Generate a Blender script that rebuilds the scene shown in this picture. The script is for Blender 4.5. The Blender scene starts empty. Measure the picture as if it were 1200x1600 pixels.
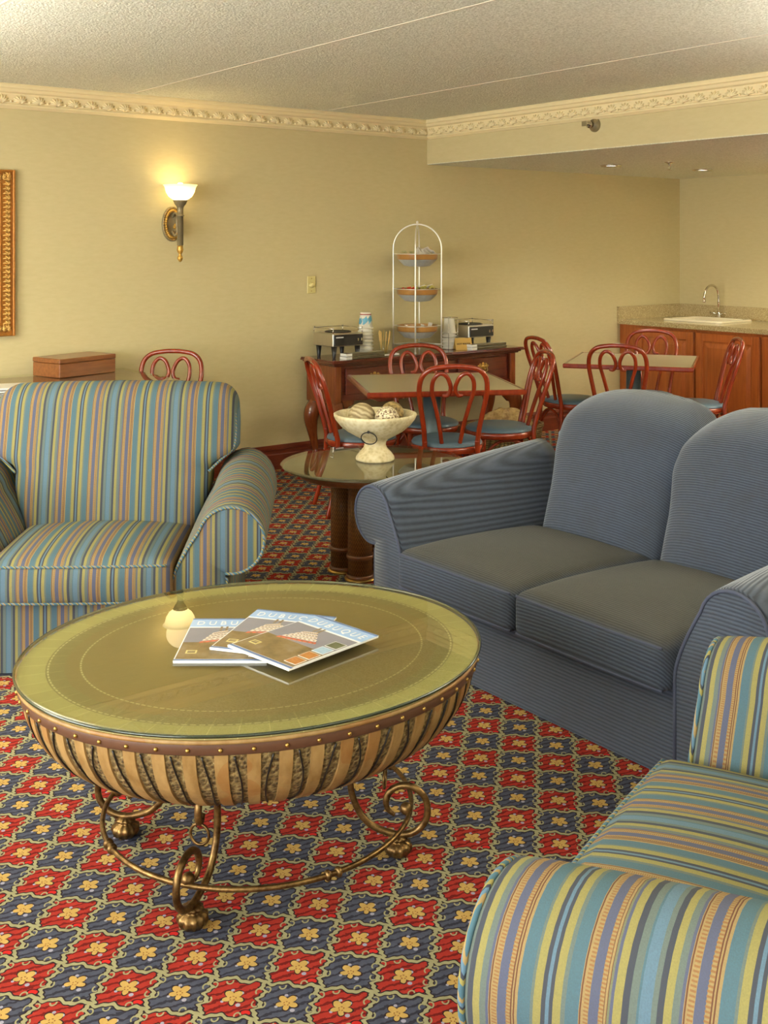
import bpy, bmesh, math, random
from mathutils import Vector, Matrix
random.seed(7)
SC = bpy.context.scene
COL = SC.collection
PI = math.pi
sin, cos = math.sin, math.cos

# ------------------------------------------------------------------ shader helpers
def lin(c):
    return tuple(((x/255.0)/12.92 if x/255.0 <= .04045 else ((x/255.0+.055)/1.055)**2.4) for x in c)

class S:
    """a shader socket with arithmetic"""
    def __init__(s, nt, sock): s.nt, s.k = nt, sock
    def _m(s, op, *a, clamp=False):
        n = s.nt.nodes.new('ShaderNodeMath'); n.operation = op; n.use_clamp = clamp
        for i, x in enumerate((s,)+a):
            if isinstance(x, S): s.nt.links.new(x.k, n.inputs[i])
            else: n.inputs[i].default_value = x
        return S(s.nt, n.outputs[0])
    def __add__(s, o): return s._m('ADD', o)
    def __sub__(s, o): return s._m('SUBTRACT', o)
    def __mul__(s, o): return s._m('MULTIPLY', o)
    def __truediv__(s, o): return s._m('DIVIDE', o)
    def __neg__(s): return s._m('MULTIPLY', -1.0)
    def sin(s): return s._m('SINE')
    def cos(s): return s._m('COSINE')
    def abs(s): return s._m('ABSOLUTE')
    def floor(s): return s._m('FLOOR')
    def fract(s): return s._m('FRACT')
    def sqrt(s): return s._m('SQRT')
    def lt(s, o): return s._m('LESS_THAN', o)
    def gt(s, o): return s._m('GREATER_THAN', o)
    def min(s, o): return s._m('MINIMUM', o)
    def max(s, o): return s._m('MAXIMUM', o)
    def mod(s, o): return s._m('FLOORED_MODULO', o)
    def atan2(s, o): return s._m('ARCTAN2', o)
    def clamp(s): return s._m('ADD', 0.0, clamp=True)

class Mat:
    def __init__(s, name, rough=.5, metal=0.0, spec=.5, coat=0.0):
        s.m = bpy.data.materials.new(name); s.m.use_nodes = True
        s.nt = s.m.node_tree; s.b = s.nt.nodes['Principled BSDF']
        s.b.inputs['Roughness'].default_value = rough; s.b.inputs['Metallic'].default_value = metal
        s.b.inputs['Specular IOR Level'].default_value = spec
        s.b.inputs['Coat Weight'].default_value = coat; s.b.inputs['Coat Roughness'].default_value = .12
        s.tc = None
    def co(s, kind='Object'):
        if not s.tc: s.tc = s.nt.nodes.new('ShaderNodeTexCoord')
        return s.tc.outputs[kind]
    def xyz(s, kind='Object'):
        n = s.nt.nodes.new('ShaderNodeSeparateXYZ'); s.nt.links.new(s.co(kind), n.inputs[0])
        return [S(s.nt, o) for o in n.outputs]
    def vec(s, x, y, z=0.0):
        n = s.nt.nodes.new('ShaderNodeCombineXYZ')
        for i, v in enumerate((x, y, z)):
            if isinstance(v, S): s.nt.links.new(v.k, n.inputs[i])
            else: n.inputs[i].default_value = v
        return n.outputs[0]
    def noise(s, scale=5, detail=3, rough=.5, vec=None, scl=(1, 1, 1), kind='Object'):
        n = s.nt.nodes.new('ShaderNodeTexNoise')
        n.inputs['Scale'].default_value = scale; n.inputs['Detail'].default_value = detail
        n.inputs['Roughness'].default_value = rough
        mp = s.nt.nodes.new('ShaderNodeMapping'); mp.inputs['Scale'].default_value = scl
        s.nt.links.new(vec if vec is not None else s.co(kind), mp.inputs[0]); s.nt.links.new(mp.outputs[0], n.inputs['Vector'])
        return S(s.nt, n.outputs['Fac'])
    def voro(s, scale=5, vec=None, feature='F1', out='Distance'):
        n = s.nt.nodes.new('ShaderNodeTexVoronoi'); n.feature = feature; n.inputs['Scale'].default_value = scale
        s.nt.links.new(vec if vec is not None else s.co(), n.inputs['Vector'])
        return S(s.nt, n.outputs[out])
    def mix(s, f, a, b):
        n = s.nt.nodes.new('ShaderNodeMix'); n.data_type = 'RGBA'; n.clamp_factor = True
        for i, v in ((0, f), (6, a), (7, b)):
            if isinstance(v, S): s.nt.links.new(v.k, n.inputs[i])
            elif i == 0: n.inputs[0].default_value = v
            else: n.inputs[i].default_value = (*v, 1)
        return S(s.nt, n.outputs[2])
    def ramp(s, f, stops, mode='LINEAR'):
        n = s.nt.nodes.new('ShaderNodeValToRGB'); r = n.color_ramp; r.interpolation = mode
        while len(r.elements) < len(stops): r.elements.new(.5)
        for e, (p, c) in zip(r.elements, stops): e.position = p; e.color = (*c, 1)
        s.nt.links.new(f.k, n.inputs[0]); return S(s.nt, n.outputs[0])
    def color(s, c):
        if isinstance(c, S): s.nt.links.new(c.k, s.b.inputs['Base Color'])
        else: s.b.inputs['Base Color'].default_value = (*c, 1)
        return s
    def rough(s, f): s.nt.links.new(f.k, s.b.inputs['Roughness']); return s
    def bump(s, h, strength=.3, dist=.01):
        n = s.nt.nodes.new('ShaderNodeBump'); n.inputs['Strength'].default_value = strength; n.inputs['Distance'].default_value = dist
        s.nt.links.new(h.k, n.inputs['Height']); s.nt.links.new(n.outputs[0], s.b.inputs['Normal']); return s
    def emit(s, c, e):
        s.b.inputs['Emission Color'].default_value = (*c, 1); s.b.inputs['Emission Strength'].default_value = e; return s

def plain(name, c, rough=.5, metal=0.0, var=.12, scale=30, coat=0.0, spec=.5, scl=(1, 1, 1)):
    """a solid colour with mild mottling"""
    m = Mat(name, rough, metal, spec, coat); a = lin(c)
    f = m.noise(scale, 3, .6, scl=scl)
    m.color(m.mix(f, tuple(x*(1-var) for x in a), tuple(min(1, x*(1+var)) for x in a)))
    return m.m

def wood(name, c1, c2, axis=0, rough=.25, coat=.5, scale=9):
    m = Mat(name, rough, 0, .5, coat)
    scl = [6, 6, 6]; scl[axis] = .5
    f = m.noise(scale, 5, .65, scl=scl); g = m.noise(2.2, 2, .5)
    m.color(m.mix(g*.35, m.ramp(f, [(.3, lin(c1)), (.7, lin(c2))]), lin(c1)))
    m.bump(f, .04, .003)
    return m.m

MT = {}
def build_materials():
    # painted / papered surfaces
    m = Mat('wallpaper', .75, 0, .25)
    f = m.noise(14, 4, .6, scl=(1, 1, 3.5)); g = m.noise(2.0, 2, .5)
    a, b = lin((193, 177, 130)), lin((208, 193, 146))
    m.color(m.mix(g*.25, m.mix(f, a, b), lin((195, 180, 137)))); m.bump(f, .05, .003); MT['wall'] = m.m
    m = Mat('popcorn_ceiling', .9, 0, .1)
    f = m.noise(85, 4, .8); v = m.voro(95)
    m.color(m.ramp(f, [(.36, lin((204, 203, 178))), (.62, lin((249, 249, 232)))])); m.bump(f - v*.6, .7, .006); MT['ceiling'] = m.m
    MT['seam'] = plain('ceiling_tape', (226, 216, 192), .85, var=.04)
    MT['plaster'] = plain('cream_plaster', (231, 212, 164), .55, var=.05, scale=12)
    MT['base'] = wood('baseboard_wood', (92, 34, 18), (124, 52, 28), 0, .3, .3)
    MT['white_paint'] = plain('white_paint', (226, 222, 210), .5, var=.04)
    # carpet ---------------------------------------------------------------
    m = Mat('patterned_carpet', .95, 0, .08)
    x, y, z = m.xyz()
    p = .1635
    u0 = (x - 2.455)/p; v0 = (y - 2.69)/p
    nz = m.noise(55, 2, .6); nz2 = m.noise(48, 2, .6, scl=(1, 1.3, 1))
    wob = nz - .5; wob2 = nz2 - .5
    s_ = u0 + v0; t_ = u0 - v0
    # wavy cell borders (a: rightwards, b: away)
    sw = s_ + (t_*(2*PI*2)).sin()*.045 + (t_*(2*PI*5) + 1.0).sin()*.016 + wob*.05
    tw = t_ + (s_*(2*PI*3) + .6).sin()*.045 + (s_*(2*PI*7)).sin()*.022 + wob2*.06
    ib = (sw + .5).floor(); ia = (tw + .5).floor()
    a = tw - ia; b = sw - ib
    par = (ib + ia).mod(2.0).gt(.5)            # 1: blue cell, 0: red cell
    edge = (a.abs()*-1.0 + .5).min(b.abs()*-1.0 + .5)
    aa = t_ - ia; bb = s_ - ib                  # undistorted local coordinates
    hat = ((bb*.84 - aa*.55)*(2*PI*5.6) + wob*6.0).sin()
    hatf = hat.gt(.52)
    blue = m.mix(nz, lin((60, 62, 76)), lin((84, 85, 98)))
    red = m.mix(nz, lin((142, 40, 32)), lin((166, 54, 42)))
    c = m.mix(par, red, blue)
    c = m.mix(hatf*.85, c, m.mix(par, lin((92, 24, 22)), lin((44, 42, 50))))
    # small blob in the lower right corner of each cell
    d2 = ((aa-.335)*(aa-.335)*.7 + (bb+.345)*(bb+.345)*1.5).sqrt()
    c = m.mix(d2.lt(.105)*(par*-1.0+1.0), c, lin((60, 26, 26))); c = m.mix(d2.lt(.075)*(par*-1.0+1.0), c, lin((184, 40, 34)))
    # flower
    fx = aa + wob*.05; fy = bb*1.02 + .01 + wob2*.05
    th = fy.atan2(fx); rr = (fx*fx + fy*fy).sqrt()
    pet = (th*2.5 + .55).cos().abs()*.115 + (th*1.0 - 1.45).cos()*.03 + .095
    c = m.mix((rr - pet).lt(.034), c, lin((50, 36, 34)))
    for (cx, cy, cr) in ((.14, -.17, .045), (-.05, .2, .035), (.13, .15, .04), (-.17, -.12, .03)):
        dd = ((aa-cx)*(aa-cx) + (bb-cy)*(bb-cy)).sqrt()
        c = m.mix(dd.lt(cr), c, lin((150, 146, 160)))
    pe = (rr - pet).lt(0.0)
    fl = m.mix(nz2, lin((168, 132, 68)), lin((194, 160, 92)))
    c = m.mix(pe, c, fl)
    c = m.mix((rr-.05).abs().lt(.012)*(th*5.0).sin().gt(-.2), c, lin((132, 88, 50)))
    # cream scrolling outline with dark edge
    def ring(cx, cy, r, w, kx, ky):
        dd = ((aa-cx)*(aa-cx)*1.4 + (bb-cy)*(bb-cy)*.8).sqrt()
        return (dd - r + wob*.03).abs().lt(w)*((aa-cx)*kx + (bb-cy)*ky).gt(-.012)
    cream = m.mix(nz, lin((134, 127, 92)), lin((160, 153, 115)))
    c = m.mix(edge.lt(.074), c, lin((44, 34, 36)))
    hooks = None
    for (cx, cy, kx, ky) in ((.43, .23, -1, .6), (-.43, -.10, 1, -.5), (.44, -.10, -1, -.8), (-.17, .44, .4, -1), (.20, -.44, -.5, 1), (-.43, .30, 1, .5)):
        r = ring(cx, cy, .068, .017, kx, ky); hooks = r if hooks is None else hooks.max(r)
    c = m.mix(hooks, c, cream)
    c = m.mix(edge.lt(.042), c, cream)
    m.color(c); fine = m.noise(600, 2, .7); m.bump(fine, .5, .004); MT['carpet'] = m.m
    # striped upholstery -------------------------------------------------
    pu, ye, dk, gg, lb = (82, 86, 108), (142, 132, 76), (60, 64, 74), (96, 107, 100), (90, 116, 133)
    te, ta, br, ol = (74, 103, 114), (150, 126, 82), (98, 58, 38), (112, 113, 84)
    DOT = 'dot'
    seq = [(165, pu), (183, DOT), (200, br), (203, ta), (210, br), (213, ol), (222, pu), (232, ye), (262, dk), (285, gg), (312, te), (322, lb),
           (363, gg), (382, dk), (402, ye), (430, gg), (455, pu), (464, ta), (469, br), (473, ta), (480, DOT), (500, pu), (535, DOT), (553, br),
           (556, ta), (564, br), (568, ta), (578, te), (628, gg), (640, ye), (668, dk), (684, lb), (698, dk), (712, ye), (742, gg), (758, te),
           (806, ta), (811, br), (815, ta), (825, DOT), (843, pu)]
    for key, ax in (('stripe_x', 0), ('stripe_y', 1)):
        m = Mat('striped_fabric_'+'xy'[ax], .9, 0, .15)
        q = m.xyz(); P = .262
        f = ((q[ax] + .07)/P).fract()
        along = (q[1] + q[2]) if ax == 0 else ((q[2] - .485).atan2(q[0].abs() - .55))*.125
        dotg = (along*(2*PI/.0042)).sin().gt(.1)
        def cramp(i, j):    # a ramp holds 32 stops at most: two halves
            part = seq[i:j]
            st = [((k-165)/695.0, lin(ta if c_ == DOT else c_)) for k, c_ in part]
            return m.ramp(f, st, 'CONSTANT')
        h = len(seq)//2
        c = m.mix(f.gt((seq[h][0]-165)/695.0), cramp(0, h), cramp(h, len(seq)))
        dm = None
        for (k0, k1) in ((183, 200), (480, 500), (535, 553), (825, 843)):
            w = f.gt((k0-165)/695.0)*f.lt((k1-165)/695.0); dm = w if dm is None else dm.max(w)
        c = m.mix(dm*dotg, c, lin((140, 100, 58)))
        wv = m.noise(420, 2, .6)
        c = m.mix(wv*.5, c, lin((72, 70, 62)))
        m.color(c); m.bump(wv, .25, .002); MT[key] = m.m
    m = Mat('striped_welt', .9, 0, .15)
    x, y, z = m.xyz(); k = ((x*1.0 + y*1.13 + z*.9)/.034).fract()
    m.color(m.ramp(k, [(0, lin(te)), (.38, lin(ye)), (.55, lin(dk)), (.66, lin(lb)), (.84, lin(ta))], 'CONSTANT')); MT['stripe_welt'] = m.m
    # blue corduroy ------------------------------------------------------
    for key, mode in (('cord_x', 0), ('cord_y', 1), ('cord_seat', 2)):
        m = Mat('blue_corduroy_'+key[5:], .95, 0, .1)
        m.b.inputs['Sheen Weight'].default_value = .08 if mode == 2 else .3; m.b.inputs['Sheen Roughness'].default_value = .5
        q = m.xyz()
        nzz = m.noise(9, 4, .6)
        c0 = (q[2] + q[1]) if mode == 0 else ((q[2] + q[0]) if mode == 1 else q[1]*1.0 + q[2])
        r = ((c0 + nzz*.002)*(2*PI/.012)).sin()*.5 + .5
        br2 = m.noise(120, 3, .7, scl=(.35, 1, 1) if mode != 1 else (1, .35, 1))
        base = m.mix(r*.55 + br2*.35, lin((38, 43, 51)), lin((78, 85, 98)))
        if mode == 2:      # seat tops turn a greyer brown with height
            top_mix = ((q[2] - .398)*40.0 + nzz - .5).clamp()
            base = m.mix(top_mix, base, m.mix(r*.45 + br2*.4, lin((46, 45, 42)), lin((82, 80, 73))))
        base = m.mix((nzz - .45)*.9, base, lin((56, 54, 51)))
        m.color(base); m.bump(r, .5, .003); MT[key] = m.m
    MT['cord_welt'] = plain('navy_welt', (62, 66, 82), .9, var=.15)
    # woods --------------------------------------------------------------
    MT['chairwood'] = wood('red_bentwood', (122, 34, 12), (150, 54, 20), 2, .25, .4, 5)
    MT['mahogany'] = wood('mahogany', (74, 24, 14), (104, 40, 22), 0, .22, .6)
    MT['mahogany_v'] = wood('mahogany_upright', (104, 46, 18), (138, 70, 30), 2, .22, .6)  # lighter than mahogany: light on the sideboard's left side put into the colour
    MT['cherry'] = wood('cherry_upright', (154, 78, 30), (190, 106, 48), 2, .3, .35)
    MT['cherry_dark'] = plain('cherry_gap', (60, 22, 12), .6)
    MT['boxwood'] = wood('box_wood', (112, 62, 28), (150, 92, 48), 0, .3, .3)
    MT['rattan_rim'] = wood('rattan_rim', (104, 58, 28), (136, 80, 42), 0, .35, .3)
    m = Mat('woven_rattan', .45, 0, .4, .2)
    x, y, z = m.xyz()
    ang = y.atan2(x)
    k = (ang*5.0).floor(); zz = z + ((ang*5.0).fract() - .5).abs()*.035
    r = (zz*(2*PI/.021)).sin()*.5 + .5
    n1 = m.noise(14, 3, .6)
    m.color(m.mix(r*.7 + n1*.3, lin((72, 38, 14)), lin((164, 106, 46)))); m.bump(r, .8, .006); MT['rattan'] = m.m
    m = Mat('wicker', .7)
    x, y, z = m.xyz()
    ang = (x + y)*(2*PI/.045); rows = z*(2*PI/.028)
    r = (ang + (rows/(2*PI)).floor()*PI).sin().abs()*(rows.sin().abs())
    m.color(m.mix(r, lin((78, 58, 26)), lin((176, 142, 78)))); m.bump(r, 1, .012); MT['wicker'] = m.m
    # laminate, glass, metals ------------------------------------------------
    MT['laminate'] = plain('olive_laminate', (164, 152, 118), .28, var=.05, scale=60)
    MT['veneer_rim'] = None
    m = Mat('table_veneer', .4)
    x, y, z = m.xyz()
    A, B = .604, .529
    ex = x/A; ey = y/B
    er = (ex*ex + ey*ey).sqrt(); th = ey.atan2(ex)
    tile = (th*(52/(2*PI))).fract(); tid = (th*(52/(2*PI))).floor()
    gr = m.noise(16, 4, .6, vec=m.vec(x*1.0, y*9.0, 0.0)); gr2 = m.noise(60, 3, .6)
    hsh = (tid*12.9898).sin()*43.7; hsh = hsh.fract()
    rim = m.mix(hsh*.4 + gr2*.4, lin((152, 140, 86)), lin((178, 166, 108)))
    rim = m.mix(tile.lt(.03), rim, lin((196, 184, 128)))
    inner = m.mix(gr, lin((110, 90, 48)), lin((136, 112, 64)))
    ring_ = m.mix(tile.lt(.06), m.mix(gr2, lin((112, 98, 56)), lin((126, 112, 64))), lin((140, 126, 78)))
    c = m.mix(er.gt(.80), inner, ring_)
    dash = ((th*(160/(2*PI))).fract()).gt(.3)
    for e0 in (.735, .865):
        c = m.mix((er - e0).abs().lt(.0035)*dash*(.75), c, lin((206, 196, 150)))
    c = m.mix(er.gt(.875), c, rim)
    m.color(c); MT['veneer'] = m.m
    def glass(name, tint, ior):
        mm = bpy.data.materials.new(name); mm.use_nodes = True; nt = mm.node_tree; nt.nodes.clear()
        o = nt.nodes.new('ShaderNodeOutputMaterial'); mx = nt.nodes.new('ShaderNodeMixShader')
        t = nt.nodes.new('ShaderNodeBsdfTransparent'); g = nt.nodes.new('ShaderNodeBsdfGlossy'); fr = nt.nodes.new('ShaderNodeFresnel')
        t.inputs[0].default_value = (*tint, 1); g.inputs[0].default_value = (1, 1, 1, 1); g.inputs['Roughness'].default_value = .015
        nn = nt.nodes.new('ShaderNodeTexNoise'); nn.inputs['Scale'].default_value = 3
        ml = nt.nodes.new('ShaderNodeMath'); ml.operation = 'MULTIPLY_ADD'; ml.inputs[1].default_value = .004; ml.inputs[2].default_value = .003
        nt.links.new(nn.outputs[0], ml.inputs[0]); nt.links.new(ml.outputs[0], g.inputs['Roughness'])
        fr.inputs[0].default_value = ior
        ge = nt.nodes.new('ShaderNodeNewGeometry'); fm = nt.nodes.new('ShaderNodeMath'); fm.operation = 'MULTIPLY_ADD'; fm.inputs[1].default_value = -1; fm.inputs[2].default_value = 1
        nt.links.new(ge.outputs['Backfacing'], fm.inputs[0]); f2 = nt.nodes.new('ShaderNodeMath'); f2.operation = 'MULTIPLY'
        nt.links.new(fr.outputs[0], f2.inputs[0]); nt.links.new(fm.outputs[0], f2.inputs[1])
        nt.links.new(f2.outputs[0], mx.inputs[0]); nt.links.new(t.outputs[0], mx.inputs[1]); nt.links.new(g.outputs[0], mx.inputs[2])
        nt.links.new(mx.outputs[0], o.inputs[0]); return mm
    MT['glass'] = glass('tabletop_glass', (.92, .94, .87), 1.95)
    MT['clear'] = glass('clear_glass', (.95, .97, .94), 1.4)
    MT['edge_glass'] = plain('glass_edge_green', (40, 48, 30), .12, coat=.5)
    MT['end_top'] = plain('end_table_top', (84, 72, 46), .35, var=.08)
    m = Mat('antique_bronze', .38, .85)
    f = m.noise(40, 4, .65)
    m.color(m.ramp(f, [(.35, lin((84, 60, 32))), (.7, lin((148, 116, 68)))])); m.bump(f, .12, .003); MT['bronze'] = m.m
    MT['leather'] = plain('leather_band', (92, 60, 40), .5, var=.2, scale=25)
    m = Mat('bark_panel', .8)
    f = m.noise(85, 4, .7); v = m.voro(110)
    m.color(m.ramp(f*.6 + v*.5, [(.3, lin((62, 46, 22))), (.55, lin((118, 94, 52))), (.8, lin((160, 136, 84)))]))
    m.bump(f - v, .9, .006); MT['bark'] = m.m
    m = Mat('split_bamboo', .5)
    f = m.noise(10, 4, .6, scl=(3, 3, 1)); g = m.noise(6, 2, .5)
    m.color(m.mix(g.gt(.56)*.45, m.ramp(f, [(.3, lin((134, 99, 50))), (.7, lin((168, 134, 82)))]), lin((146, 92, 38)))); MT['bamboo'] = m.m
    MT['dark'] = plain('near_black', (30, 24, 20), .4)
    MT['black_plastic'] = plain('black_plastic', (28, 24, 22), .35)
    MT['steel'] = plain('brushed_steel', (196, 188, 170), .28, .9, var=.06)
    MT['chrome'] = plain('chrome', (214, 208, 196), .12, 1.0, var=.03)
    MT['rod'] = plain('satin_silver_rod', (232, 226, 212), .35, .55, var=.03)
    MT['brass'] = plain('brass', (176, 140, 72), .3, .9, var=.1)
    MT['gold'] = plain('antique_gold', (196, 150, 64), .4, .4, var=.35, scale=60)
    MT['frame_gold'] = plain('frame_gilding', (170, 110, 40), .45, .4, var=.5, scale=90)
    MT['frame_light'] = plain('frame_gilding_light', (206, 160, 84), .45, .3, var=.45, scale=120)
    MT['pewter'] = plain('sconce_grey_metal', (140, 126, 94), .45, .35, var=.2, scale=60)
    MT['ivory'] = plain('ivory_plate', (206, 190, 124), .4, var=.05)
    MT['blueseat'] = plain('slate_blue_vinyl', (86, 106, 122), .42, var=.08)
    MT['post'] = plain('slate_steel_post', (92, 106, 108), .4, .2, var=.06)
    MT['paper'] = plain('white_paper', (226, 224, 214), .6, var=.03)
    MT['coverblue'] = plain('cover_blue', (150, 178, 214), .3, var=.08, scale=20, coat=.4)
    MT['coverdeep'] = plain('cover_deep_blue', (88, 112, 158), .3, var=.06, coat=.4)
    MT['ink_white'] = plain('cover_white', (224, 222, 220), .35, var=.03, coat=.3)
    m = Mat('cover_photo', .45, coat=.1)
    f = m.noise(16, 4, .6)
    m.color(m.ramp(f, [(.3, lin((98, 80, 46))), (.5, lin((128, 106, 66))), (.72, lin((140, 124, 104)))])); MT['photo'] = m.m
    MT['photo_sky'] = plain('cover_dusk_sky', (128, 124, 130), .45, var=.12, scale=14, coat=.1)
    MT['boat'] = plain('cover_boat', (222, 204, 184), .3, var=.12, scale=80, coat=.4)
    MT['boat_red'] = plain('cover_boat_red', (196, 96, 60), .3, var=.2, scale=80, coat=.4)
    MT['thumb_a'] = plain('cover_thumb_orange', (176, 116, 56), .3, var=.5, scale=150, coat=.4)
    MT['thumb_b'] = plain('cover_thumb_sky', (150, 176, 196), .3, var=.3, scale=120, coat=.4)
    MT['thumb_c'] = plain('cover_thumb_green', (96, 100, 70), .3, var=.4, scale=120, coat=.4)
    m = Mat('weathered_stone', .85)
    f = m.noise(12, 5, .65); v = m.voro(60)
    m.color(m.ramp(f*.8 + v*.25, [(.25, lin((166, 142, 94))), (.5, lin((210, 193, 150))), (.8, lin((230, 220, 188)))])); m.bump(f, .5, .01); MT['stone'] = m.m
    m = Mat('veined_stone_ball', .55)
    x, y, z = m.xyz(); f = m.noise(8, 4, .6)
    w = ((z + x*.4 + f*.06)*(2*PI/.022)).sin()*.5 + .5
    m.color(m.mix(w, lin((136, 116, 78)), lin((188, 172, 134)))); MT['ball_vein'] = m.m
    m = Mat('speckled_ball', .6)
    f = m.noise(120, 3, .7)
    m.color(m.ramp(f, [(.44, lin((92, 62, 36))), (.52, lin((226, 210, 172)))])); MT['ball_speck'] = m.m
    m = Mat('mottled_brown_ball', .6)
    f = m.noise(40, 4, .7)
    m.color(m.ramp(f, [(.4, lin((80, 60, 28))), (.6, lin((172, 144, 88)))])); MT['ball_brown'] = m.m
    m = Mat('granite', .18, coat=.4)
    f = m.noise(120, 4, .8); v = m.voro(150)
    m.color(m.ramp(f*.7 + v*.4, [(.3, lin((96, 76, 46))), (.5, lin((168, 146, 98))), (.75, lin((210, 192, 148)))])); MT['granite'] = m.m
    MT['sink'] = plain('sink_enamel', (226, 214, 180), .15, var=.02, coat=.5)
    MT['bowl_band'] = plain('amber_bowl_band', (168, 120, 60), .3, var=.12, coat=.3)
    MT['bowl_base'] = plain('frosted_bowl_base', (172, 172, 164), .3, var=.15, scale=60)
    MT['cup'] = plain('paper_cup', (224, 218, 200), .55, var=.03)
    MT['cup_blue'] = plain('cup_blue_print', (96, 160, 182), .55, var=.15)
    MT['cup_red'] = plain('cup_red_print', (150, 50, 44), .55, var=.2)
    MT['stick'] = plain('birch_stirrer', (206, 168, 96), .6, var=.1)
    MT['tag'] = plain('tan_card', (190, 150, 70), .6, var=.06)
    MT['ink'] = plain('dark_ink', (60, 40, 18), .7)
    MT['packet_red'] = plain('packet_red', (206, 66, 34), .5, var=.1)
    MT['packet_yellow'] = plain('packet_yellow', (200, 184, 96), .5, var=.15)
    MT['packet_white'] = plain('packet_white', (216, 206, 190), .5, var=.06)
    m = Mat('crinkled_film', .25, coat=.4)
    f = m.noise(14, 5, .7)
    m.color(m.ramp(f, [(.35, lin((120, 88, 40))), (.7, lin((196, 164, 104)))])); m.bump(f, 1, .03); MT['film'] = m.m
    m = Mat('sunny_canvas', .6)
    f = m.noise(5, 4, .6)
    m.color(m.ramp(f, [(.3, lin((150, 120, 50))), (.7, lin((222, 190, 90)))])); MT['canvas'] = m.m
    m = Mat('lit_shade', .5); m.color(lin((250, 236, 190)))
    lw = m.nt.nodes.new('ShaderNodeTexNoise'); lw.inputs['Scale'].default_value = 30
    x, y, z = m.xyz(); dd = (x*x + (y+.125)*(y+.125) + (z-.21)*(z-.21)).sqrt()
    m.emit((1.0, .74, .30), 1.5); es = ((dd*-9.0 + 1.0).max(0.0))*7.0 + .9; m.nt.links.new(es.k, m.b.inputs['Emission Strength']); MT['shade'] = m.m
    m = Mat('bulb_glow', .5); m.emit((1.0, .9, .66), 8); m.color((1, 1, 1)); MT['bulb'] = m.m
    m = Mat('lamp_lens', .4); m.emit((1.0, .93, .8), 3.0); m.color((1, 1, 1)); MT['lens'] = m.m
build_materials()

# ------------------------------------------------------------------ mesh helpers
def cr(pts, n=8, closed=False):
    """Catmull-Rom through the points"""
    P = [Vector(p) for p in pts]; out = []; L = len(P)
    for i in range(L if closed else L-1):
        if closed: p0, p1, p2, p3 = P[(i-1) % L], P[i], P[(i+1) % L], P[(i+2) % L]
        else: p0, p1, p2, p3 = P[max(i-1, 0)], P[i], P[i+1], P[min(i+2, L-1)]
        for k in range(n):
            t = k/n
            out.append(.5*((2*p1) + (p2-p0)*t + (2*p0-5*p1+4*p2-p3)*t*t + (3*p1-p0-3*p2+p3)*t**3))
    if not closed: out.append(P[-1])
    return out

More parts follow.
